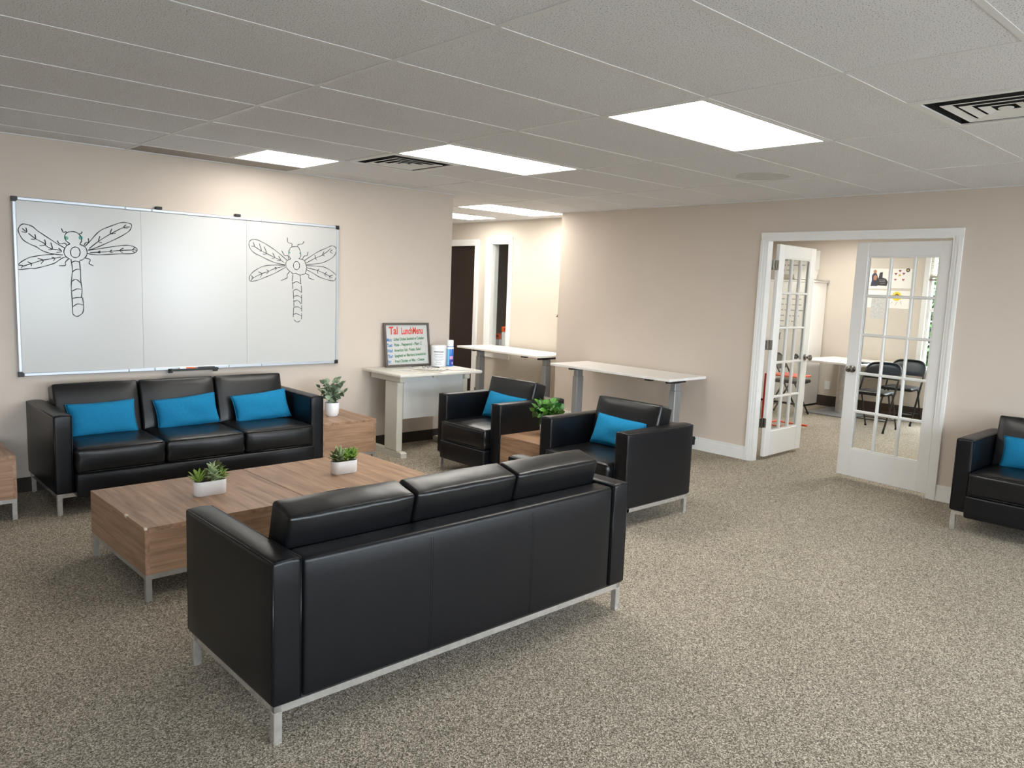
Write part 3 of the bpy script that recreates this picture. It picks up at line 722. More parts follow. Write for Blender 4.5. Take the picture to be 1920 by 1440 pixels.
def leafy_plant(name, label, loc, pot_r, pot_h, mats, height, spread, nst, seed, L, W, stemcol='stem_green'):
    rd = random.Random(seed); t = thing(name, label, 'plant', loc)
    MB().lathe([(pot_r*.72, 0), (pot_r*.8, .004), (pot_r*.97, pot_h*.22), (pot_r, pot_h*.5), (pot_r, pot_h-.003), (pot_r-.002, pot_h), (pot_r-.005, pot_h-.001), (pot_r-.006, pot_h-.02), (.005, pot_h-.02)], n=28).build('pot', 'white_ceramic', t, smooth=45)
    MB().lathe([(pot_r-.0065, pot_h-.024), (pot_r-.0065, pot_h-.015), (.004, pot_h-.010)], n=20).build('soil', 'soil', t)
    ms = [leaf_mesh('leaf', L*k, W*k, m_, curl=.14, fold=.14, tipsharp=.5) for m_ in mats for k in (1.0, .78)]
    for s in range(nst):
        az = s*2.399+rd.uniform(-.3, .3); out = spread*(.25+.75*((s+.5)/nst))*rd.uniform(.8, 1.05); hh = height*(1-.55*((s+.5)/nst))*rd.uniform(.85, 1.1)
        p0 = Vector((.012*math.cos(az), .012*math.sin(az), pot_h-.015)); p3 = p0+Vector((out*math.cos(az), out*math.sin(az), hh)); mid = p0*.5+p3*.5+Vector((-.15*out*math.cos(az), -.15*out*math.sin(az), hh*.12))
        path = spline([p0, mid, p3], 5); MB().tube(path, .0016, 5).build('stem', stemcol, t, smooth=0)
        nl = 8 if s % 2 == 0 else 7
        for q in range(nl):
            f = .25+.75*q/(nl-1); p = path[min(len(path)-1, int(f*(len(path)-1)))]
            la = az+(1.5 if q % 2 else -1.5)*(1-.5*f)+rd.uniform(-.35, .35) if q < nl-1 else az
            d = Vector((math.cos(la), math.sin(la), rd.choice((-.7, -.2, .3, .9, 1.5))+rd.uniform(-.2, .2) if q < nl-1 else 1.0))
            put('leaf', rd.choice(ms), t, p, aim(d, rd.uniform(-.9, .9)))
    return t
leafy_plant('potted_plant', 'grey green small leaved plant in white pot on the corner side table', (1.445, 3.60, ST), .058, .115, ('leaf_sage', 'leaf_sage', 'leaf_sage_dark'), .205, .120, 15, 4, .054, .044)
leafy_plant('potted_plant', 'bright green leafy plant in white pot between the armchairs', (2.385, 2.02, ST), .053, .105, ('leaf_green', 'leaf_green', 'leaf_deep'), .185, .118, 24, 9, .058, .054)

def succulent_planter(label, loc, rz, seed, plan, L=.175, Wd=.075, hh=.078):
    rd = random.Random(seed); t = thing('succulent_planter', label, 'planter', loc, rz, 'white planters on the coffee tables')
    def stadium(l, w, n=10):
        r = w/2; c = l/2-r
        return [(c+r*math.cos(a), r*math.sin(a)) for a in [-math.pi/2+math.pi*k/n for k in range(n+1)]] + [(-c+r*math.cos(a), r*math.sin(a)) for a in [math.pi/2+math.pi*k/n for k in range(n+1)]]
    rings = [(stadium(L-.008, Wd-.008), 0), (stadium(L-.003, Wd-.003), .004), (stadium(L, Wd), hh-.002), (stadium(L-.003, Wd-.003), hh), (stadium(L-.007, Wd-.007), hh-.001), (stadium(L-.008, Wd-.008), hh-.014)]
    n = len(rings[0][0]); V = [(x, y, z) for r_, z in rings for x, y in r_]
    F = [(i*n+k, i*n+(k+1) % n, (i+1)*n+(k+1) % n, (i+1)*n+k) for i in range(len(rings)-1) for k in range(n)] + [tuple(range(n-1, -1, -1)), tuple(range((len(rings)-1)*n, len(rings)*n))]
    MB().add(V, F).build('pot', 'white_ceramic', t, smooth=40)
    MB().prism(stadium(L-.009, Wd-.009), 'z', hh-.013, hh-.007).build('soil', 'soil', t)
    cache = {}
    for (x, y, z, size, count, mat, form) in plan:
        w = {'spike': .26, 'rosette': .42, 'bush': .3}[form]
        key = (size, mat, form)
        if key not in cache: cache[key] = leaf_mesh('leaf', size, size*w, mat, curl=.05 if form == 'spike' else .16, fold=.35, thick=size*.06)
        for k in range(count):
            f = k/count; az = k*2.399+rd.uniform(-.15, .15)
            el = {'spike': R(82-58*f), 'rosette': R(78-72*f), 'bush': R(85-70*f)}[form]+rd.uniform(-.1, .1)
            d = Vector((math.cos(az)*math.cos(el), math.sin(az)*math.cos(el), math.sin(el)))
            base = Vector((x, y, hh-.010+z*(1-f*.8))) + (d*.3*size*rd.random() if form == 'bush' else Vector((0, 0, 0)))
            o = put('leaf', cache[key], t, base, aim(d, 0)); o.scale = (rd.uniform(.85, 1.1),)*3
    return t
succulent_planter('oval white planter with mixed succulents on the chipped coffee table', (-.19, 2.0, CT), R(1), 3, [
    (-.062, .0, .012, .072, 16, 'leaf_lime', 'spike'), (-.028, -.006, .020, .046, 22, 'leaf_olive', 'bush'), (.012, -.008, .060, .060, 20, 'leaf_pale', 'rosette'), (.022, -.022, .024, .046, 14, 'leaf_pale', 'rosette'),
    (.046, .012, .050, .058, 28, 'leaf_olive', 'bush'), (.060, -.010, .022, .050, 16, 'leaf_lime', 'bush')])
succulent_planter('oval white planter with green succulents on the coffee table nearer the armchairs', (.635, 2.02, CT), R(1), 5, [
    (-.058, .0, .026, .050, 26, 'leaf_olive', 'bush'), (-.030, .0, .034, .070, 18, 'leaf_pale', 'spike'), (.008, -.005, .030, .060, 18, 'leaf_lime', 'rosette'), (.030, .004, .026, .052, 20, 'leaf_green', 'bush'), (.062, .0, .030, .062, 18, 'leaf_lime', 'spike')])
DRAGON_A = '''-408,1665 -451,1690 -508,1729 -564,1768 -595,1795 -637,1807 -660,1798 -675,1770 -671,1744 -650,1704 -613,1679 -576,1663 -544,1641 -506,1627 -473,1621 -419,1617
-473,1619 -521,1613 -579,1601 -621,1588 -664,1560 -688,1532 -688,1516 -673,1508 -619,1518 -586,1520 -533,1536 -475,1558 -445,1581 -420,1599 -400,1605
-283,1684 -251,1720 -214,1767 -177,1803 -113,1836 -60,1860 -22,1868 11,1863 22,1853 15,1824 -7,1799 -62,1761 -142,1716 -211,1680 -263,1660
-263,1658 -211,1669 -159,1681 -90,1696 -20,1708 23,1705 51,1691 56,1680 44,1661 17,1651 -65,1645 -144,1636 -212,1630 -269,1636
-373,1695 -393,1683 -411,1654 -412,1627 -400,1606 -376,1590
-315,1696 -288,1684 -273,1663 -271,1635 -280,1612 -300,1592 -318,1585
-375,1695 -397,1713 -404,1731 -403,1753 -390,1770 -365,1778 -335,1776 -316,1762 -304,1744 -303,1719 -315,1696
-313,1642 -322,1615 -344,1604 -366,1613 -373,1638 -365,1664 -342,1676 -321,1666 -313,1642
-424,1795 -412,1769 -400,1775 -390,1768
-298,1783 -303,1771 -321,1766
-451,1712 -437,1691 -405,1697 -395,1683
-261,1741 -260,1716 -279,1707 -290,1687
-383,1596 -406,1570 -407,1548 -446,1544
-282,1604 -252,1594 -260,1568 -232,1553
-372,1591 -365,1525 -373,1441 -375,1397 -372,1302 -371,1223 -362,1209 -346,1200 -326,1210 -308,1229 -302,1275 -308,1331
-320,1582 -315,1510 -315,1443 -309,1387 -314,1334
-369,1569 -346,1580 -321,1574
-366,1505 -343,1523 -320,1525
-368,1441 -352,1456 -335,1451 -319,1433
-371,1374 -341,1390 -314,1388
-371,1324 -343,1331 -308,1332
-368,1268 -339,1287 -304,1279
-618,1748 -579,1716 -528,1688 -515,1670 -481,1653 -428,1648
-581,1746 -579,1714 -605,1712
-527,1715 -521,1680 -557,1671
-490,1696 -481,1653 -506,1646
-445,1663 -427,1640 -458,1632
-631,1784 -628,1754 -655,1756
-652,1778 -632,1758
-663,1528 -604,1552 -541,1576 -474,1592 -432,1603
-681,1535 -658,1536 -668,1517
-629,1562 -608,1549 -609,1533
-570,1586 -537,1576 -553,1552
-488,1598 -468,1592 -479,1575
-258,1669 -194,1726 -114,1783 -33,1831 10,1839
-186,1761 -196,1723 -174,1716
-108,1817 -120,1782 -83,1789
-14,1853 -33,1831 -1,1831
-253,1643 -170,1652 -53,1670 50,1679
-186,1659 -204,1647 -186,1644
-112,1671 -125,1656 -107,1651
-34,1688 -59,1670 -40,1653
40,1694 23,1678
23,1669 39,1661'''
DRAGON_B = '''1215,1665 1144,1718 1083,1757 1012,1794 959,1813 924,1815 898,1800 891,1775 900,1743 935,1709 994,1684 1059,1657 1119,1639 1199,1626
1199,1624 1119,1622 1047,1616 988,1598 929,1562 897,1527 892,1502 905,1483 964,1495 1029,1521 1101,1552 1156,1582 1202,1607
1366,1667 1440,1717 1505,1756 1584,1791 1617,1807 1644,1806 1665,1790 1665,1754 1638,1714 1578,1678 1512,1654 1388,1639
1388,1630 1447,1630 1545,1626 1606,1604 1647,1579 1669,1556 1661,1526 1644,1511 1580,1520 1513,1538 1447,1571 1392,1595
1249,1678 1218,1665 1204,1642 1207,1613 1224,1588 1249,1572 1267,1558 1293,1562 1325,1550 1357,1556 1376,1563 1387,1592 1388,1621 1375,1662 1356,1678 1321,1682
1249,1678 1232,1700 1230,1734 1242,1764 1261,1777 1308,1780 1327,1757 1337,1723 1334,1700 1318,1682
1328,1627 1320,1603 1299,1592 1279,1601 1271,1625 1279,1649 1299,1660 1319,1651 1328,1627
1217,1850 1222,1811 1256,1802 1255,1779
1365,1829 1350,1806 1314,1800 1308,1782
1167,1742 1193,1702 1221,1703 1227,1674
1404,1745 1393,1712 1369,1708 1351,1681
1238,1576 1215,1545 1215,1522 1161,1498
1376,1565 1411,1552 1412,1529 1461,1514
1265,1552 1261,1494
1263,1489 1267,1431
1270,1419 1274,1350
1275,1344 1277,1285
1274,1279 1271,1198
1330,1549 1339,1474
1343,1462 1346,1404
1345,1386 1348,1310
1347,1298 1349,1245
1349,1233 1345,1180
1279,1177 1295,1162 1314,1158 1336,1171
1265,1477 1300,1493 1338,1476
1274,1419 1300,1430 1343,1406
1278,1370 1307,1378 1344,1362
1278,1329 1304,1338 1326,1327 1342,1307
1277,1277 1307,1286 1349,1266
1272,1221 1301,1227 1344,1211
929,1764 988,1731 1041,1709 1107,1682 1159,1662 1190,1644
924,1794 935,1764 909,1760
976,1784 994,1732 979,1725
1017,1764 1038,1709 1006,1704
1089,1718 1106,1682 1080,1672
1141,1695 1159,1662 1124,1659
905,1488 926,1511 999,1548 1053,1568 1113,1595 1199,1616
908,1530 926,1511 908,1511
967,1560 999,1548 984,1516
1038,1582 1053,1567 1035,1546
1107,1603 1123,1598 1110,1578
1385,1650 1469,1696 1538,1726 1614,1784
1469,1722 1469,1696 1485,1682
1551,1756 1538,1726 1561,1718
1631,1776 1608,1756 1635,1746
1392,1613 1489,1594 1566,1567 1634,1537
1506,1606 1490,1591 1496,1567
1579,1585 1559,1564 1573,1546
1640,1561 1606,1551 1613,1527'''
# ------------------------------------------------------------------ whiteboard
WB0, WB1, WBZ0, WBZ1 = -.706, 1.689, .797, 1.980
wb = thing('whiteboard', 'large silver framed whiteboard with two dragonfly drawings on the left wall', 'whiteboard', ((WB0+WB1)/2, YW, (WBZ0+WBZ1)/2))
cx, cz = (WB0+WB1)/2, (WBZ0+WBZ1)/2; hx, hz = (WB1-WB0)/2, (WBZ1-WBZ0)/2
seams = [WB0+.02-cx, .085-cx, .872-cx, WB1-.02-cx]
for k in range(3):
    MB().box(seams[k]+.0008, seams[k+1]-.0008, -.022, -.003, -hz+.02, hz-.02).build('panel', 'whiteboard_white', wb)
fd = -.030
for (a, b) in ((-hx+.03, -.02-cx), (-.0195-cx, .16-cx), (.1605-cx, .99-cx), (.9905-cx, hx-.03)):
    MB().rbox(a, b, fd, 0, hz-.022, hz, .004, 1).build('frame_rail', 'aluminium', wb)
for (a, b) in ((-hx+.03, -.02-cx), (-.0195-cx, .16-cx), (.1605-cx, .72-cx), (.7205-cx, .99-cx), (.9905-cx, hx-.03)):
    MB().rbox(a, b, fd, 0, -hz, -hz+.024, .004, 1).build('frame_rail', 'aluminium', wb)
for s in (-1, 1):
    a, b = sorted((s*hx, s*(hx-.022))); MB().rbox(a, b, fd, 0, -hz+.03, hz-.03, .004, 1).build('frame_rail', 'aluminium', wb)
    for z in (-1, 1):
        a, b = sorted((s*(hx+.002), s*(hx-.03))); c, d = sorted((z*(hz+.002), z*(hz-.03)))
        MB().prism([(s*(hx+.002), z*(hz+.002)), (s*(hx-.03), z*(hz+.002)), (s*(hx-.03), z*(hz-.022)), (s*(hx-.022), z*(hz-.03)), (s*(hx+.002), z*(hz-.03))], 'y', -.032, 0).build('corner_cap', 'black_plastic', wb)
for x in (.21, .80):
    MB().rbox(x-.022-cx, x+.022-cx, -.036, 0, hz+.001, hz+.02, .003, 1).cyl((x-cx, -.037, hz+.010), (x-cx, -.033, hz+.010), .005, n=10).build('mounting_clip', 'black_plastic', wb)
MB().rbox(.262-cx, .618-cx, -.075, -.03, -hz-.004, -hz+.004, .002, 1).box(.262-cx, .618-cx, -.077, -.073, -hz-.004, -hz+.013).rbox(.255-cx, .285-cx, -.045, -.028, -hz-.02, -hz+.012, .002, 1).rbox(.595-cx, .625-cx, -.045, -.028, -hz-.02, -hz+.012, .002, 1).build('pen_tray', 'black_plastic', wb)
def ribbon(lines, w, y, th=.0006):
    m = MB()
    for ln in lines:
        pts = [tuple(map(float, q.split(','))) for q in ln.split()]
        P = [Vector((a/1000, 0, b/1000)) for a, b in pts]
        if len(P) > 2: P = spline(P, 4 if len(P) > 3 else 3)
        L_, R_ = [], []
        for i, p in enumerate(P):
            d = (P[min(i+1, len(P)-1)]-P[max(i-1, 0)]).normalized(); n_ = Vector((-d.z, 0, d.x))*w/2*(1+.2*math.sin(i*.9))
            L_.append(p+n_); R_.append(p-n_)
        V = [(q.x, y, q.z) for q in L_] + [(q.x, y, q.z) for q in R_] + [(q.x, y+th, q.z) for q in L_] + [(q.x, y+th, q.z) for q in R_]
        k = len(P); F = []
        for i in range(k-1): F += [(i, i+1, k+i+1, k+i), (2*k+i, 3*k+i, 3*k+i+1, 2*k+i+1), (i, 2*k+i, 2*k+i+1, i+1), (k+i, k+i+1, 3*k+i+1, 3*k+i)]
        m.add(V, F)
    return m
WL = (-cx, -YW, -cz)
for data, w in ((DRAGON_A, .0056), (DRAGON_B, .0046)):
    m = ribbon(data.split('\n'), w, YW-.0232)
    o = m.build('dragonfly_drawing', 'marker_ink', wb, loc=WL)
    tag(o, 'black marker dragonfly drawing')
for (x, z, r) in ((-.396, 1.732, .013), (-.307, 1.741, .014), (1.237, 1.729, .008), (1.332, 1.729, .008)):
    MB().lathe([(r, 0), (r*.9, .0007)], n=14).build('dragonfly_eye', 'teal_ink', wb, loc=(x-cx, -.0224, z-cz), rot=(R(90), 0, 0))
mk = thing('marker', 'orange and white labelled dry erase marker on the black pen tray', 'marker', (.33, YW-.058, WBZ0+.0125))
MB().cyl((0, 0, 0), (.045, 0, 0), .0085, n=14).build('cap', 'can_white', mk, smooth=40); MB().cyl((.0452, 0, 0), (.115, 0, 0), .0083, n=14).build('barrel', 'orange_plastic', mk, smooth=40)
mk = thing('marker', 'black dry erase marker on the black pen tray', 'marker', (.47, YW-.058, WBZ0+.0125))
MB().cyl((0, 0, 0), (.045, 0, 0), .0085, n=14).build('cap', 'black_plastic', mk, smooth=40); MB().cyl((.0452, 0, 0), (.125, 0, 0), .0083, n=14).build('barrel', 'black_plastic', mk, smooth=40)

# ------------------------------------------------------------------ beige desk and what stands on it
bd = thing('training_desk', 'beige metal desk with modesty panel at the end of the whiteboard wall', 'desk', (2.405, 3.65, 0))
DT = .745
MB().rbox(-.455, .455, -.30, .30, DT-.028, DT, .010, 2).build('desk_top', 'beige_laminate', bd, smooth=40)
for s in (-1, 1):
    x = s*.36
    leg = MB().prism([(-.235, 0), (.27, 0), (.27, .04), (.25, .05), (-.215, .05), (-.235, .04)], 'x', x-.03, x+.03)
    MB().rbox(x-.03, x+.03, -.20, .27, DT-.085, DT-.029, .006, 1).build('leg_bracket', 'putty_metal', bd)
    lg = leg.build('foot', 'putty_metal', bd)
    MB().rbox(x-.0305, x+.0305, -.165, .03, .0505, DT-.0855, .006, 1).build('leg', 'putty_metal', bd)
MB().box(-.329, .329, -.165, -.155, .335, DT-.03).build('modesty_panel', 'panel_grey', bd)
MB().rbox(-.02, .05, -.183, -.166, DT-.058, DT-.029, .003, 1).build('latch', 'putty_metal', bd)

# lunch menu sign leaning on the wall
sg = thing('menu_sign', 'small framed whiteboard with handwritten lunch menu on the beige desk', 'sign', (2.40, YW-.088, DT+.001), 0)
sg.rotation_euler = (R(-8), 0, R(0))
SW, SH, fw = .505, .405, .02
for (a, b, c, d) in ((-SW/2, -SW/2+fw, 0, SH), (SW/2-fw, SW/2, 0, SH), (-SW/2+fw, SW/2-fw, 0, fw), (-SW/2+fw, SW/2-fw, SH-fw, SH)): MB().box(a, b, -.016, .006, c, d).build('frame_rail', 'grey_frame', sg)
MB().box(-SW/2+fw, SW/2-fw, -.004, .003, fw, SH-fw).build('board', 'whiteboard_white', sg)
def letter(body, x, z, size, mat, shear=.12, sx=1.0, rot=0.0, bold=.0012):
    me = text_mesh(body, size, shear, bold=bold); me.materials.clear(); me.materials.append(MATS[mat])
    o = put('lettering', me, sg, (x, -.0046, z), (R(90), R(-rot), 0)); o.scale = (sx, 1, 1); return o
letter('Tal', -.195, .300, .098, 'ink_red', .05, .80, 1, .0025); letter('LunchMenu', -.062, .300, .088, 'ink_red', .05, .60, 1, .0025)
rows = [('Mon:', 'Grilled Chicken Sandwich w/ Coleslaw'), ('Tues:', 'Pizza - Pepperoni - Plain C'), ('Wed:', 'American Sub  Potato Salad'), ('Thur:', 'Spaghetti w/ Marinara breadsticks'), ('Fri:', 'Fried Chicken w/ Mac - Cheese')]
widths = [.345, .315, .300, .355, .335]
for k, (a, b) in enumerate(rows):
    z = .240-.0505*k
    letter(a, -.226, z-.006, .044, 'ink_blue', .2, .62, 3)
    o = letter(b, -.150, z, .036, 'ink_green', .15, 1.0, 2.0); bpy.context.view_layer.update(); o.scale.x = widths[k]/max(.01, max(v.co.x for v in o.data.vertices))

wp = thing('wipes_canister', 'white wipes canister with printed label beside the menu sign', 'canister', (2.688, 3.80, DT))
MB().lathe([(.066, 0), (.070, .006), (.070, .165), (.066, .17)], n=28).build('body', 'can_white', wp, smooth=40)
MB().lathe([(.071, .1702), (.072, .176), (.072, .192), (.068, .199), (.01, .201)], n=28).build('lid', 'can_white', wp, smooth=40)
def wrap(parent, name, r, z, w, h, a0, mat):
    n = max(2, int(w/.008)); V = []; F = []
    for k in range(n+1):
        a = a0-w/r/2+w/r*k/n
        for rr in (r+.0005, r+.0012): V += [(rr*math.cos(a), rr*math.sin(a), z), (rr*math.cos(a), rr*math.sin(a), z+h)]
    for k in range(n):
        o = k*4; F += [(o+2, o+6, o+7, o+3), (o, o+1, o+5, o+4), (o+1, o+3, o+7, o+5), (o, o+4, o+6, o+2)]
    return MB().add(V, F).build(name, mat, parent)
FC = math.atan2(-2.044-3.8, -1.75-2.7)
for k, (z, w, h, mt) in enumerate(((.135, .10, .012, 'print_grey'), (.115, .085, .006, 'print_grey'), (.10, .10, .004, 'print_grey'), (.088, .08, .004, 'print_grey'), (.070, .10, .004, 'print_grey'), (.058, .075, .004, 'print_grey'), (.040, .05, .006, 'print_grey'), (.024, .07, .004, 'print_grey'))):
    wrap(wp, 'label_print', .070, z, w, h, FC, mt)
sp = thing('spray_can', 'blue and white disinfectant spray can at the desk corner', 'spray can', (2.797, 3.765, DT))
MB().lathe([(.030, 0), (.033, .004), (.033, .176), (.030, .186), (.026, .19)], n=24).build('can', 'can_blue', sp, smooth=40)
MB().lathe([(.0305, .1902), (.0315, .196), (.0315, .240), (.029, .248), (.006, .250)], n=24).build('cap', 'can_white', sp, smooth=40)
wrap(sp, 'label_print', .033, .165, .09, .02, FC, 'can_white'); wrap(sp, 'label_print', .033, .01, .036, .155, FC-.75, 'can_light'); wrap(sp, 'label_print', .0333, .068, .034, .03, FC+.45, 'can_pink'); wrap(sp, 'label_print', .0333, .012, .040, .052, FC+.45, 'can_navy'); wrap(sp, 'label_print', .0333, .02, .016, .022, FC+.75, 'can_white')
def sheet(name, label, x, y, rz, w, d, z, mat='paper', cat='paper', group=None, lines=0, curl=.0):
    n = 6; V = []; F = []
    for s in (0, .0009):
        for i in range(n+1):
            for j in range(2):
                u = i/n; V.append((-w/2+w*u, -d/2+d*j, s+curl*(abs(u-.5)*2)**2))
    q = 2*(n+1)
    for i in range(n): F += [(2*i, 2*i+1, 2*i+3, 2*i+2), (q+2*i, q+2*i+2, q+2*i+3, q+2*i+1), (2*i, 2*i+2, q+2*i+2, q+2*i), (2*i+1, q+2*i+1, q+2*i+3, 2*i+3)]
    F += [(0, q, q+1, 1), (2*n, 2*n+1, q+2*n+1, q+2*n)]
    o = MB().add(V, F).build(name, mat, None, loc=(x, y, z), rot=(0, 0, rz)); tag(o, label, cat, group)
    if lines:
        m = MB()
        for k in range(lines):
            y_ = d*.38-d*.76*k/max(1, lines-1); m.box(-w*.38, w*(.15+.22*((k*7) % 3)/2), y_, y_+.005, .001, .0012+curl*.05)
        m.build('print', 'print_dark', o)
    return o
sheet('paper_sheet', 'white printed sheet lying at the left of the desk papers', 2.20, 3.56, R(12), .21, .28, DT+.0004, 'paper', group='papers on the beige desk', lines=9)
sheet('paper_sheet', 'cream sheet under the menu sign, front edge of the desk papers', 2.33, 3.50, R(-20), .20, .26, DT+.0018, 'paper_cream', group='papers on the beige desk', lines=7)
sheet('paper_sheet', 'white sheet at an angle in the middle of the desk papers', 2.44, 3.60, R(35), .21, .28, DT+.0034, 'paper', group='papers on the beige desk', lines=8, curl=.004)
sheet('folder', 'white folder with dark edge lying at the right of the beige desk', 2.70, 3.56, R(-6), .23, .30, DT+.0006, 'print_dark', 'folder', 'papers on the beige desk')
sheet('paper_sheet', 'blank white sheet on the dark edged folder', 2.70, 3.564, R(-6), .222, .292, DT+.0018, 'paper', group='papers on the beige desk')
gl = thing('reading_glasses', 'dark framed reading glasses on the desk papers', 'glasses', (2.44, 3.66, DT+.010), R(20))
for s in (-1, 1):
    MB().tube([(s*.033+.024*math.cos(a), 0, .016+.016*math.sin(a)) for a in [2*math.pi*k/14 for k in range(15)]], .002, 6).build('rim', 'black_plastic', gl, smooth=0)
    MB().tube([(s*.058, 0, .022), (s*.060, .06, .020), (s*.058, .12, .004)], .002, 6).build('temple', 'black_plastic', gl, smooth=0)
MB().tube([(-.010, 0, .018), (0, -.002, .022), (.010, 0, .018)], .002, 6).build('bridge', 'black_plastic', gl, smooth=0)
pn = thing('pen', 'black pen beside the folder on the beige desk', 'pen', (2.55, 3.70, DT+.0055), R(-25))
MB().cyl((-.06, 0, 0), (.05, 0, 0), .0045, n=10).cyl((.05, 0, 0), (.068, 0, 0), .0042, .0008, n=10).build('barrel', 'black_plastic', pn, smooth=40)
MB().box(-.058, -.015, -.001, .001, .0045, .0065).build('clip', 'chrome', pn)

# ------------------------------------------------------------------ white standing desks
def standing_desk(label, loc, rz, W=1.54, D=.59, z=.735):
    t = thing('standing_desk', label, 'desk', loc, rz, 'white height adjustable desks')
    MB().rbox(-W/2, W/2, -D/2, D/2, z-.025, z, .003, 1).build('desk_top', 'white_laminate', t)
    for s in (-1, 1):
        x = s*(W/2-.14)
        MB().rbox(x-.03, x+.03, -.045, .045, .30, z-.065, .006, 1).build('leg_upper', 'desk_grey', t); MB().rbox(x-.036, x+.036, -.051, .051, .03, .60, .006, 1).build('leg', 'desk_grey', t)
        MB().rbox(x-.035, x+.035, -.27, .27, 0, .0295, .005, 1).build('foot', 'desk_grey', t)
        MB().rbox(x-.02, x+.02, -.14, .14, z-.0645, z-.0255, .004, 1).build('top_bracket', 'black_plastic', t)
    MB().box(-W/2+.161, W/2-.161, -.05, .05, z-.055, z-.0255).build('cross_bar', 'black_plastic', t)
    MB().rbox(W/2-.30, W/2-.22, -D/2+.01, -D/2+.06, z-.042, z-.0255, .004, 1).build('control_pad', 'black_plastic', t)
    return t
standing_desk('white standing desk against the wall left of the french doors', (4.365, 2.90, 0), R(-90))
standing_desk('white standing desk in the corridor niche under the dark window', (4.79, 5.05, 0), R(-90), W=1.5, D=.58)
pa = MB().rbox(XW-.045, XW-.001, 2.215, 2.265, .045, .125, .006, 2).build('power_adapter', 'black_plastic'); tag(pa, 'small black power adapter plugged in low on the wall behind an armchair', 'adapter')
MB().tube([(XW-.03, 2.24, .045), (XW-.035, 2.27, .012), (XW-.04, 2.40, .008), (XW-.05, 2.6, .008)], .004, 6).build('cord', 'black_plastic', pa, smooth=0)
hk = thing('wall_hook', 'tiny brown hook at the wall corner beside the corridor niche', 'hook', (XW+.03, NY, 1.22))
MB().box(-.02, .02, 0, .006, -.03, .03).build('plate', 'print_brown', hk); MB().prism([(.006, -.03), (.045, -.03), (.006, .025)], 'x', -.012, .012).build('peg', 'print_brown', hk)

# storage boxes behind the corridor window
def file_box(label, x, y, top):
    t = thing('storage_box', label, 'storage box', (x, y, 0), 0, 'orange handled boxes behind the corridor window')
    MB().rbox(-.10, .10, -.13, .13, .30, top-.075, .01, 1).build('body', 'can_white', t)
    MB().box(-.09, .09, -.11, .11, 0, .2995).build('stand', 'dark_paint', t)
    P = []
    m = MB(); m.rbox(-.102, .102, -.132, -.085, top-.0745, top, .008, 1); m.rbox(-.102, .102, .085, .132, top-.0745, top, .008, 1); m.rbox(-.102, .102, -.086, .086, top-.022, top-.0005, .006, 1); m.rbox(-.102, .102, -.086, .086, top-.0744, top-.055, .004, 1)
    m.build('handle', 'orange_plastic', t)
file_box('white box with orange handle, taller one behind the dark corridor window', 5.48, 5.80, .97)
file_box('white box with orange handle, lower one behind the dark corridor window', 5.48, 6.08, .86)
# ------------------------------------------------------------------ office behind the french doors
od = thing('office_desk', 'white office desk on a steel column against the far wall', 'desk', (8.47, 2.42, 0))
MB().rbox(-.50, .50, -.46, .46, .695, .722, .003, 1).build('desk_top', 'white_laminate', od)
MB().cyl((.02, .10, .021), (.02, .10, .694), .05, n=24).build('column', 'brushed_steel', od, smooth=40)
MB().rbox(-.38, .42, -.22, .38, 0, .02, .004, 1).build('base_plate', 'desk_grey', od)
tag(MB().rbox(8.12, 8.34, 2.1, 2.26, .7225, .734, .003, 1).build('notebook', 'print_dark'), 'dark notebook lying on the white office desk', 'notebook')

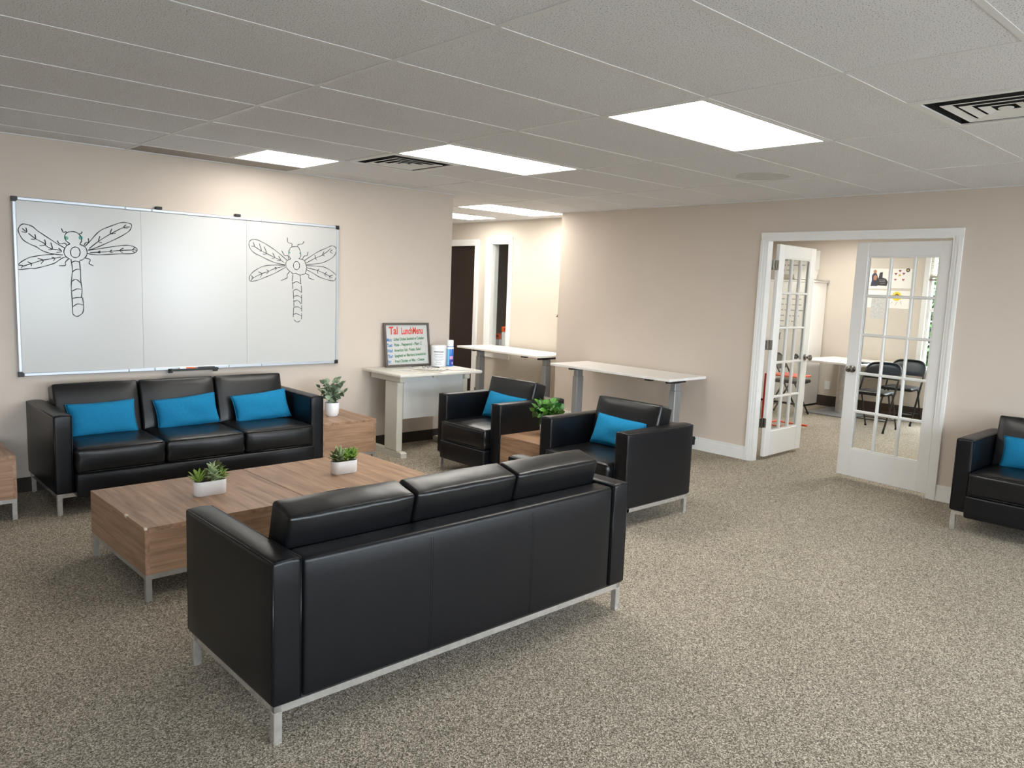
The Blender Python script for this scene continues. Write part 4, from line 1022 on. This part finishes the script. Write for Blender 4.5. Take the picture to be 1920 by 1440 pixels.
def folding_chair(label, loc, rz):
    t = thing('folding_chair', label, 'chair', loc, rz, 'black folding chairs in the office')
    hw = .205
    F0, TP = Vector((0, -.215, .012)), Vector((0, .20, .79))
    arc = [(-hw, F0.y, F0.z), (-hw, .13, .66), (-hw+.012, .165, .725), (-hw+.05, .19, .77), (-hw+.11, .198, .785), (0, .20, .788), (hw-.11, .198, .785), (hw-.05, .19, .77), (hw-.012, .165, .725), (hw, .13, .66), (hw, F0.y, F0.z)]
    MB().tube([Vector(arc[0])] + spline(arc[1:-1], 4) + [Vector(arc[-1])], .011, 10).build('back_frame', 'tube_black', t, smooth=0)
    for s in (-1, 1):
        MB().tube([(s*(hw-.025), .225, .012), (s*(hw-.025), .02, .44)], .010, 8).build('leg', 'tube_black', t, smooth=0)
        MB().cyl((s*hw, F0.y-.002, 0), (s*hw, F0.y+.006, .022), .0135, n=10).build('foot_cap', 'black_plastic', t); MB().cyl((s*(hw-.025), .226, 0), (s*(hw-.025), .220, .022), .0135, n=10).build('foot_cap', 'black_plastic', t)
    MB().tube([(-hw, -.15, .133), (hw, -.15, .133)], .007, 8).build('stretcher', 'tube_black', t, smooth=0); MB().tube([(-hw+.025, .176, .115), (hw-.025, .176, .115)], .007, 8).build('stretcher', 'tube_black', t, smooth=0)
    def fs(p, u): return Vector((p.x*(1-.06*max(0, u[1])), p.y, p.z+.012*(1-u[0]**2)*(1-u[1]**2)*(1 if u[2] > 0 else 0)))
    v, f = soft_box(hw-.018, .195, .021, .02, 8, 8, 1, fs)
    MB().add(v, f).build('seat', 'vinyl_black', t, smooth=0, loc=(0, -.03, .445))
    V = []; Fc = []; n = 12; rows = 6                                     # curved back pad with rounded top
    for s_ in (0, 1):
        for j in range(rows+1):
            for i in range(n+1):
                u = -1+2*i/n; zt = .782-.085*abs(u)**5; z = .60+(zt-.60)*j/rows; y = .095+(z-.60)*.52
                bow = .028*(1-u*u); th = .012*(1-abs(u)**6)*(1-abs(2*j/rows-1)**6)+.002
                V.append((u*(hw-.004), y+bow*.6+(th if s_ else -th), z))
    q = (n+1)*(rows+1)
    for s_ in (0, 1):
        for j in range(rows):
            for i in range(n):
                a = s_*q+j*(n+1)+i; Fc.append((a, a+1, a+n+2, a+n+1))
    for i in range(n): Fc += [(i, i+1, q+i+1, q+i), (q-n-1+i, q-n+i, 2*q-n+i, 2*q-n-1+i)]
    for j in range(rows): a = j*(n+1); Fc += [(a, a+n+1, q+a+n+1, q+a), (a+n, a+2*n+1, q+a+2*n+1, q+a+n)]
    MB().add(V, Fc).build('backrest', 'vinyl_black', t, smooth=60)
    return t
c0 = folding_chair('black folding chair nearest the nearly closed french door', (7.60, 1.70, 0), R(-90))
copy_tree(c0, (8.46, 1.73, 0), R(-88), 'black folding chair in front of the office window')
copy_tree(c0, (7.72, 2.86, 0), R(12), 'black folding chair seen through the wide open door leaf')

ct = thing('laptop_table', 'orange red laptop table with slim red post in the office', 'table', (6.88, 2.45, 0))
MB().rbox(-.18, .18, -.20, .16, .595, .615, .006, 2).build('table_top', 'orange_red', ct)
MB().rbox(-.20, -.17, .165, .195, .02, .615, .004, 1).build('post', 'red_paint', ct)
MB().rbox(-.20, .16, .165, .195, 0, .0195, .004, 1).rbox(.13, .16, -.22, .165, 0, .0195, .004, 1).rbox(-.20, -.17, -.22, .165, 0, .0195, .004, 1).build('base', 'orange_red', ct)
MB().rbox(-.169, .0, .1605, .18, .57, .5945, .003, 1).build('bracket', 'red_paint', ct)

cb = thing('cabinet', 'tall white cabinet in the office corner with papers on its face', 'cabinet', (8.79, 3.53, 0))
MB().box(-.19, .19, -.455, .455, .03, 1.745).build('body', 'white_laminate', cb)
MB().box(-.17, .19, -.44, .44, 0, .0295).build('plinth', 'black_plastic', cb)
MB().rbox(-.205, .2, -.475, .46, 1.7455, 1.77, .003, 1).build('cabinet_top', 'white_laminate', cb)
for s in (-1, 1):
    a, b = sorted((s*.002, s*.452)); d = MB().rbox(-.208, -.1905, a, b, .04, 1.735, .003, 1).build('door', 'white_laminate', cb)
    MB().cyl((-.235, s*.03, .92), (-.235, s*.03, 1.02), .006, n=8).cyl((-.235, s*.03, .93), (-.2085, s*.03, .93), .004, n=8).cyl((-.235, s*.03, 1.01), (-.2085, s*.03, 1.01), .004, n=8).build('handle', 'nickel', d, smooth=40)
def chart(label, x, y0, y1, z0, z1, n):
    o = MB().box(x-.0015, x, y0, y1, z0, z1).build('flip_chart_sheet', 'paper'); tag(o, label, 'paper', 'handwritten sheets in the office')
    m = MB(); rd = random.Random(int(z0*100))
    for k in range(n):
        z = z1-.06-(z1-z0-.12)*k/max(1, n-1); y = y1-.05
        while y > y0+.12:
            w = rd.uniform(.04, .10); m.box(x-.0022, x-.0016, y-w, y, z-.008, z+.006); y -= w+.025
    m.build('handwriting', 'print_grey', o)
chart('handwritten sheet on the white cabinet front, upper part', 8.58, 3.12, 3.70, 1.05, 1.64, 7)
chart('handwritten sheet on the office wall above the cabinet', 8.998, 3.22, 3.85, 1.86, 2.2, 4)
sheet('paper_sheet', 'loose sheet hanging over the edge of the cabinet top', 8.79, 3.16, R(3), .38, .27, 1.7705, 'paper', group='papers on the white cabinet', curl=.012)
sheet('paper_sheet', 'sheet lying farther back on the cabinet top', 8.78, 3.62, R(-5), .36, .30, 1.7705, 'paper_cream', group='papers on the white cabinet', curl=.008)
bn = thing('storage_bin', 'translucent white plastic bin on top of the white cabinet', 'bin', (8.80, 3.31, 1.783))
def tub(a, b, h, t):
    r = [(a, b, 0), (a*1.18, b*1.18, h), (a*1.18-t, b*1.18-t, h), (a-t, b-t, t)]
    V = [(sx*x, sy*y, z) for x, y, z in r for sx, sy in ((-1, -1), (1, -1), (1, 1), (-1, 1))]
    F = [(i*4+k, i*4+(k+1) % 4, i*4+4+(k+1) % 4, i*4+4+k) for i in range(3) for k in range(4)] + [(3, 2, 1, 0), (12, 13, 14, 15)]
    return MB().add(V, F)
tub(.12, .10, .135, .004).build('tub', 'bin_plastic', bn)
m = MB(); e = .142; g = .118
m.box(-e-.008, e+.008, -g-.008, -g, .135, .142).box(-e-.008, e+.008, g, g+.008, .135, .142).box(-e-.008, -e, -g, g, .135, .142).box(e, e+.008, -g, g, .135, .142).build('rim', 'bin_plastic', bn)

ol = thing('wall_outlet', 'white wall outlet under the office desk', 'outlet', (XO-.001, 2.947, .30))
MB().rbox(-.006, 0, -.038, .038, -.06, .06, .002, 1).build('cover_plate', 'white_trim', ol)
for z in (-.022, .022): MB().rbox(-.008, -.0061, -.017, .017, z-.015, z+.015, .0008, 1).build('socket', 'can_white', ol)

# drawings taped to the office wall
def poster(label, y0, y1, z0, z1, mat='paper', d=0.0):
    o = MB().box(-.0012, 0, y0-(y0+y1)/2, y1-(y0+y1)/2, z0-(z0+z1)/2, z1-(z0+z1)/2).build('drawing', mat, None, loc=(XO-.0008-d, (y0+y1)/2, (z0+z1)/2)); tag(o, label, 'drawing', 'drawings on the office wall'); o['cy'] = (y0+y1)/2; o['cz'] = (z0+z1)/2
    return o
def shape(par, name, mat, poly, lift=.0018, th=.0006):
    """poly in world (y, z)"""
    cy, cz = par['cy'], par['cz']
    return MB().prism([(y-cy, z-cz) for y, z in poly], 'x', -lift-th, -lift+.0004).build(name, mat, par)
def disc(cy, cz, ry, rz, n=18): return [(cy+ry*math.cos(2*math.pi*k/n), cz+rz*math.sin(2*math.pi*k/n)) for k in range(n)]
def heart(cy, cz, s):
    return [(cy+s*(16*math.sin(a)**3)/17, cz+s*(13*math.cos(a)-5*math.cos(2*a)-2*math.cos(3*a)-math.cos(4*a))/17) for a in [2*math.pi*k/22 for k in range(22)]]
p1_ = poster('white sheet with a small figure and a dark lettered heart shape', 2.235, 2.53, 1.685, 1.955)
shape(p1_, 'print', 'print_tan', disc(2.428, 1.915, .022, .024)); shape(p1_, 'print', 'print_navy', [(2.475, 1.72), (2.385, 1.72), (2.375, 1.80), (2.392, 1.86), (2.41, 1.895), (2.445, 1.895), (2.468, 1.86), (2.462, 1.80)])
shape(p1_, 'print', 'print_tan', [(2.44, 1.80), (2.40, 1.80), (2.395, 1.85), (2.42, 1.87), (2.442, 1.85)], .0024)
shape(p1_, 'print', 'print_dark', [(2.415, 1.73), (2.26, 1.725), (2.25, 1.78), (2.275, 1.82), (2.325, 1.835), (2.325, 1.91), (2.365, 1.90), (2.375, 1.83), (2.40, 1.81)], .0021)
for k in range(3): shape(p1_, 'print', 'print_grey', [(2.37-.01*k, 1.80-.022*k), (2.285, 1.80-.022*k), (2.285, 1.806-.022*k), (2.37-.01*k, 1.806-.022*k)], .0028)
shape(p1_, 'print', 'print_gold', disc(2.51, 1.84, .015, .018, 7)); shape(p1_, 'print', 'print_teal', disc(2.515, 1.775, .014, .026))
p2_ = poster('white sheet with five pink hearts and a black ring', 1.95, 2.22, 1.70, 1.955)
for (y, z, mt) in ((2.105, 1.928, 'heart_dark'), (2.155, 1.888, 'heart_dark'), (2.055, 1.892, 'heart_dark'), (2.155, 1.812, 'heart_pink'), (2.055, 1.812, 'heart_pink')): shape(p2_, 'heart', mt, heart(y, z, .018))
shape(p2_, 'triangle', 'print_gold', [(2.085, 1.858), (2.125, 1.858), (2.105, 1.892)])
shape(p2_, 'ring', 'print_dark', disc(2.005, 1.938, .026, .026)); shape(p2_, 'ring', 'print_gold', disc(2.005, 1.938, .012, .012), .0024)
p3_ = poster('white sheet with a yellow sunflower', 1.95, 2.22, 1.43, 1.665)
shape(p3_, 'petals', 'print_yellow', [(2.115+(.062 if k % 2 else .052)*math.cos(2*math.pi*k/28), 1.592+(.066 if k % 2 else .056)*math.sin(2*math.pi*k/28)) for k in range(28)])
shape(p3_, 'flower_disc', 'print_brown', disc(2.115, 1.598, .026, .028), .0024); shape(p3_, 'flower_disc', 'print_gold', disc(2.118, 1.600, .010, .011), .0030)
for (a, b, c, d) in ((2.10, 1.52, 2.125, 1.475), (2.06, 1.53, 2.05, 1.49), (2.16, 1.52, 2.185, 1.49)): shape(p3_, 'pencil_line', 'print_dark', [(a, b), (a+.004, b), (c+.003, d), (c, d)])
p4_ = poster('blank white sheet behind the grey pencil sketch', 2.245, 2.53, 1.43, 1.665)
p5_ = poster('grey pencil sketch taped over a white sheet', 2.245, 2.44, 1.285, 1.575, 'pencil', .0015)

# blind in the office window
bl = thing('window_blind', 'beige slatted blind half lowered in the office window', 'blind', (XO-.02, (OW0+OW1)/2, OWZ1))
w_ = (OW1-OW0)/2-.01
MB().rbox(-.0, .045, -w_, w_, -.045, -.004, .003, 1).build('head_rail', 'blind_slat', bl)
sl = MB().add([(0, -w_, 0), (.03, -w_, .012), (0, w_, 0), (.03, w_, .012), (0, -w_, .001), (.03, -w_, .013), (0, w_, .001), (.03, w_, .013)], [(0, 2, 3, 1), (4, 5, 7, 6), (0, 1, 5, 4), (2, 6, 7, 3), (0, 4, 6, 2), (1, 3, 7, 5)]).mesh('slat', 'blind_slat')
for k in range(17): put('slat', sl, bl, (.006, 0, -.062-.0165*k))
for k in range(8): put('slat', sl, bl, (.006, 0, -.335-.0035*k))
MB().rbox(.004, .038, -w_, w_, -.392, -.370, .003, 1).build('bottom_rail', 'blind_rail', bl)
for y in (-.45, .45): MB().cyl((.02, y, -.37), (.02, y, -.02), .001, n=5).build('cord', 'blind_slat', bl)

# greenery outside the office window
def tree(label, x, y, h, r, seed, n=8000):
    rd = random.Random(seed); t = thing('tree', label, 'tree', (x, y, -.5), 0, 'trees outside the office window')
    MB().cyl((0, 0, 0), (.1, .1, h*.8), .09, .03, n=10).build('trunk', 'bark', t, smooth=40)
    for k in range(6):
        a = k*1.05; MB().cyl((.03, .03, h*(.2+.1*k)), (r*.7*math.cos(a), r*.7*math.sin(a), h*(.35+.1*k)), .03, .008, n=6).build('branch', 'bark', t)
    V = []; F = []
    for k in range(n):
        d = Vector((rd.gauss(0, 1), rd.gauss(0, 1), rd.gauss(0, 1))).normalized()*rd.uniform(.45, 1)**.5
        c = Vector((d.x*r, d.y*r, h*.55+d.z*h*.48)); a = Vector((rd.gauss(0, 1), rd.gauss(0, 1), rd.gauss(0, .6))).normalized(); b = a.orthogonal().normalized(); s = rd.uniform(.04, .09)
        o = len(V); V += [c-a*s, c-b*s*.45, c+a*s, c+b*s*.45]; F.append((o, o+1, o+2, o+3))
    tag(MB().add(V, F).build('foliage', 'tree_leaf', t), kind='stuff')
tree('leafy green tree outside, left part of the office window view', 12.9, 3.4, 4.6, 1.35, 1)
tree('leafy green tree outside, right part of the office window view', 13.0, .4, 4.4, 1.35, 2)
tree('leafy green shrub outside, low behind the window muntins', 10.9, 1.9, 2.6, .85, 3)
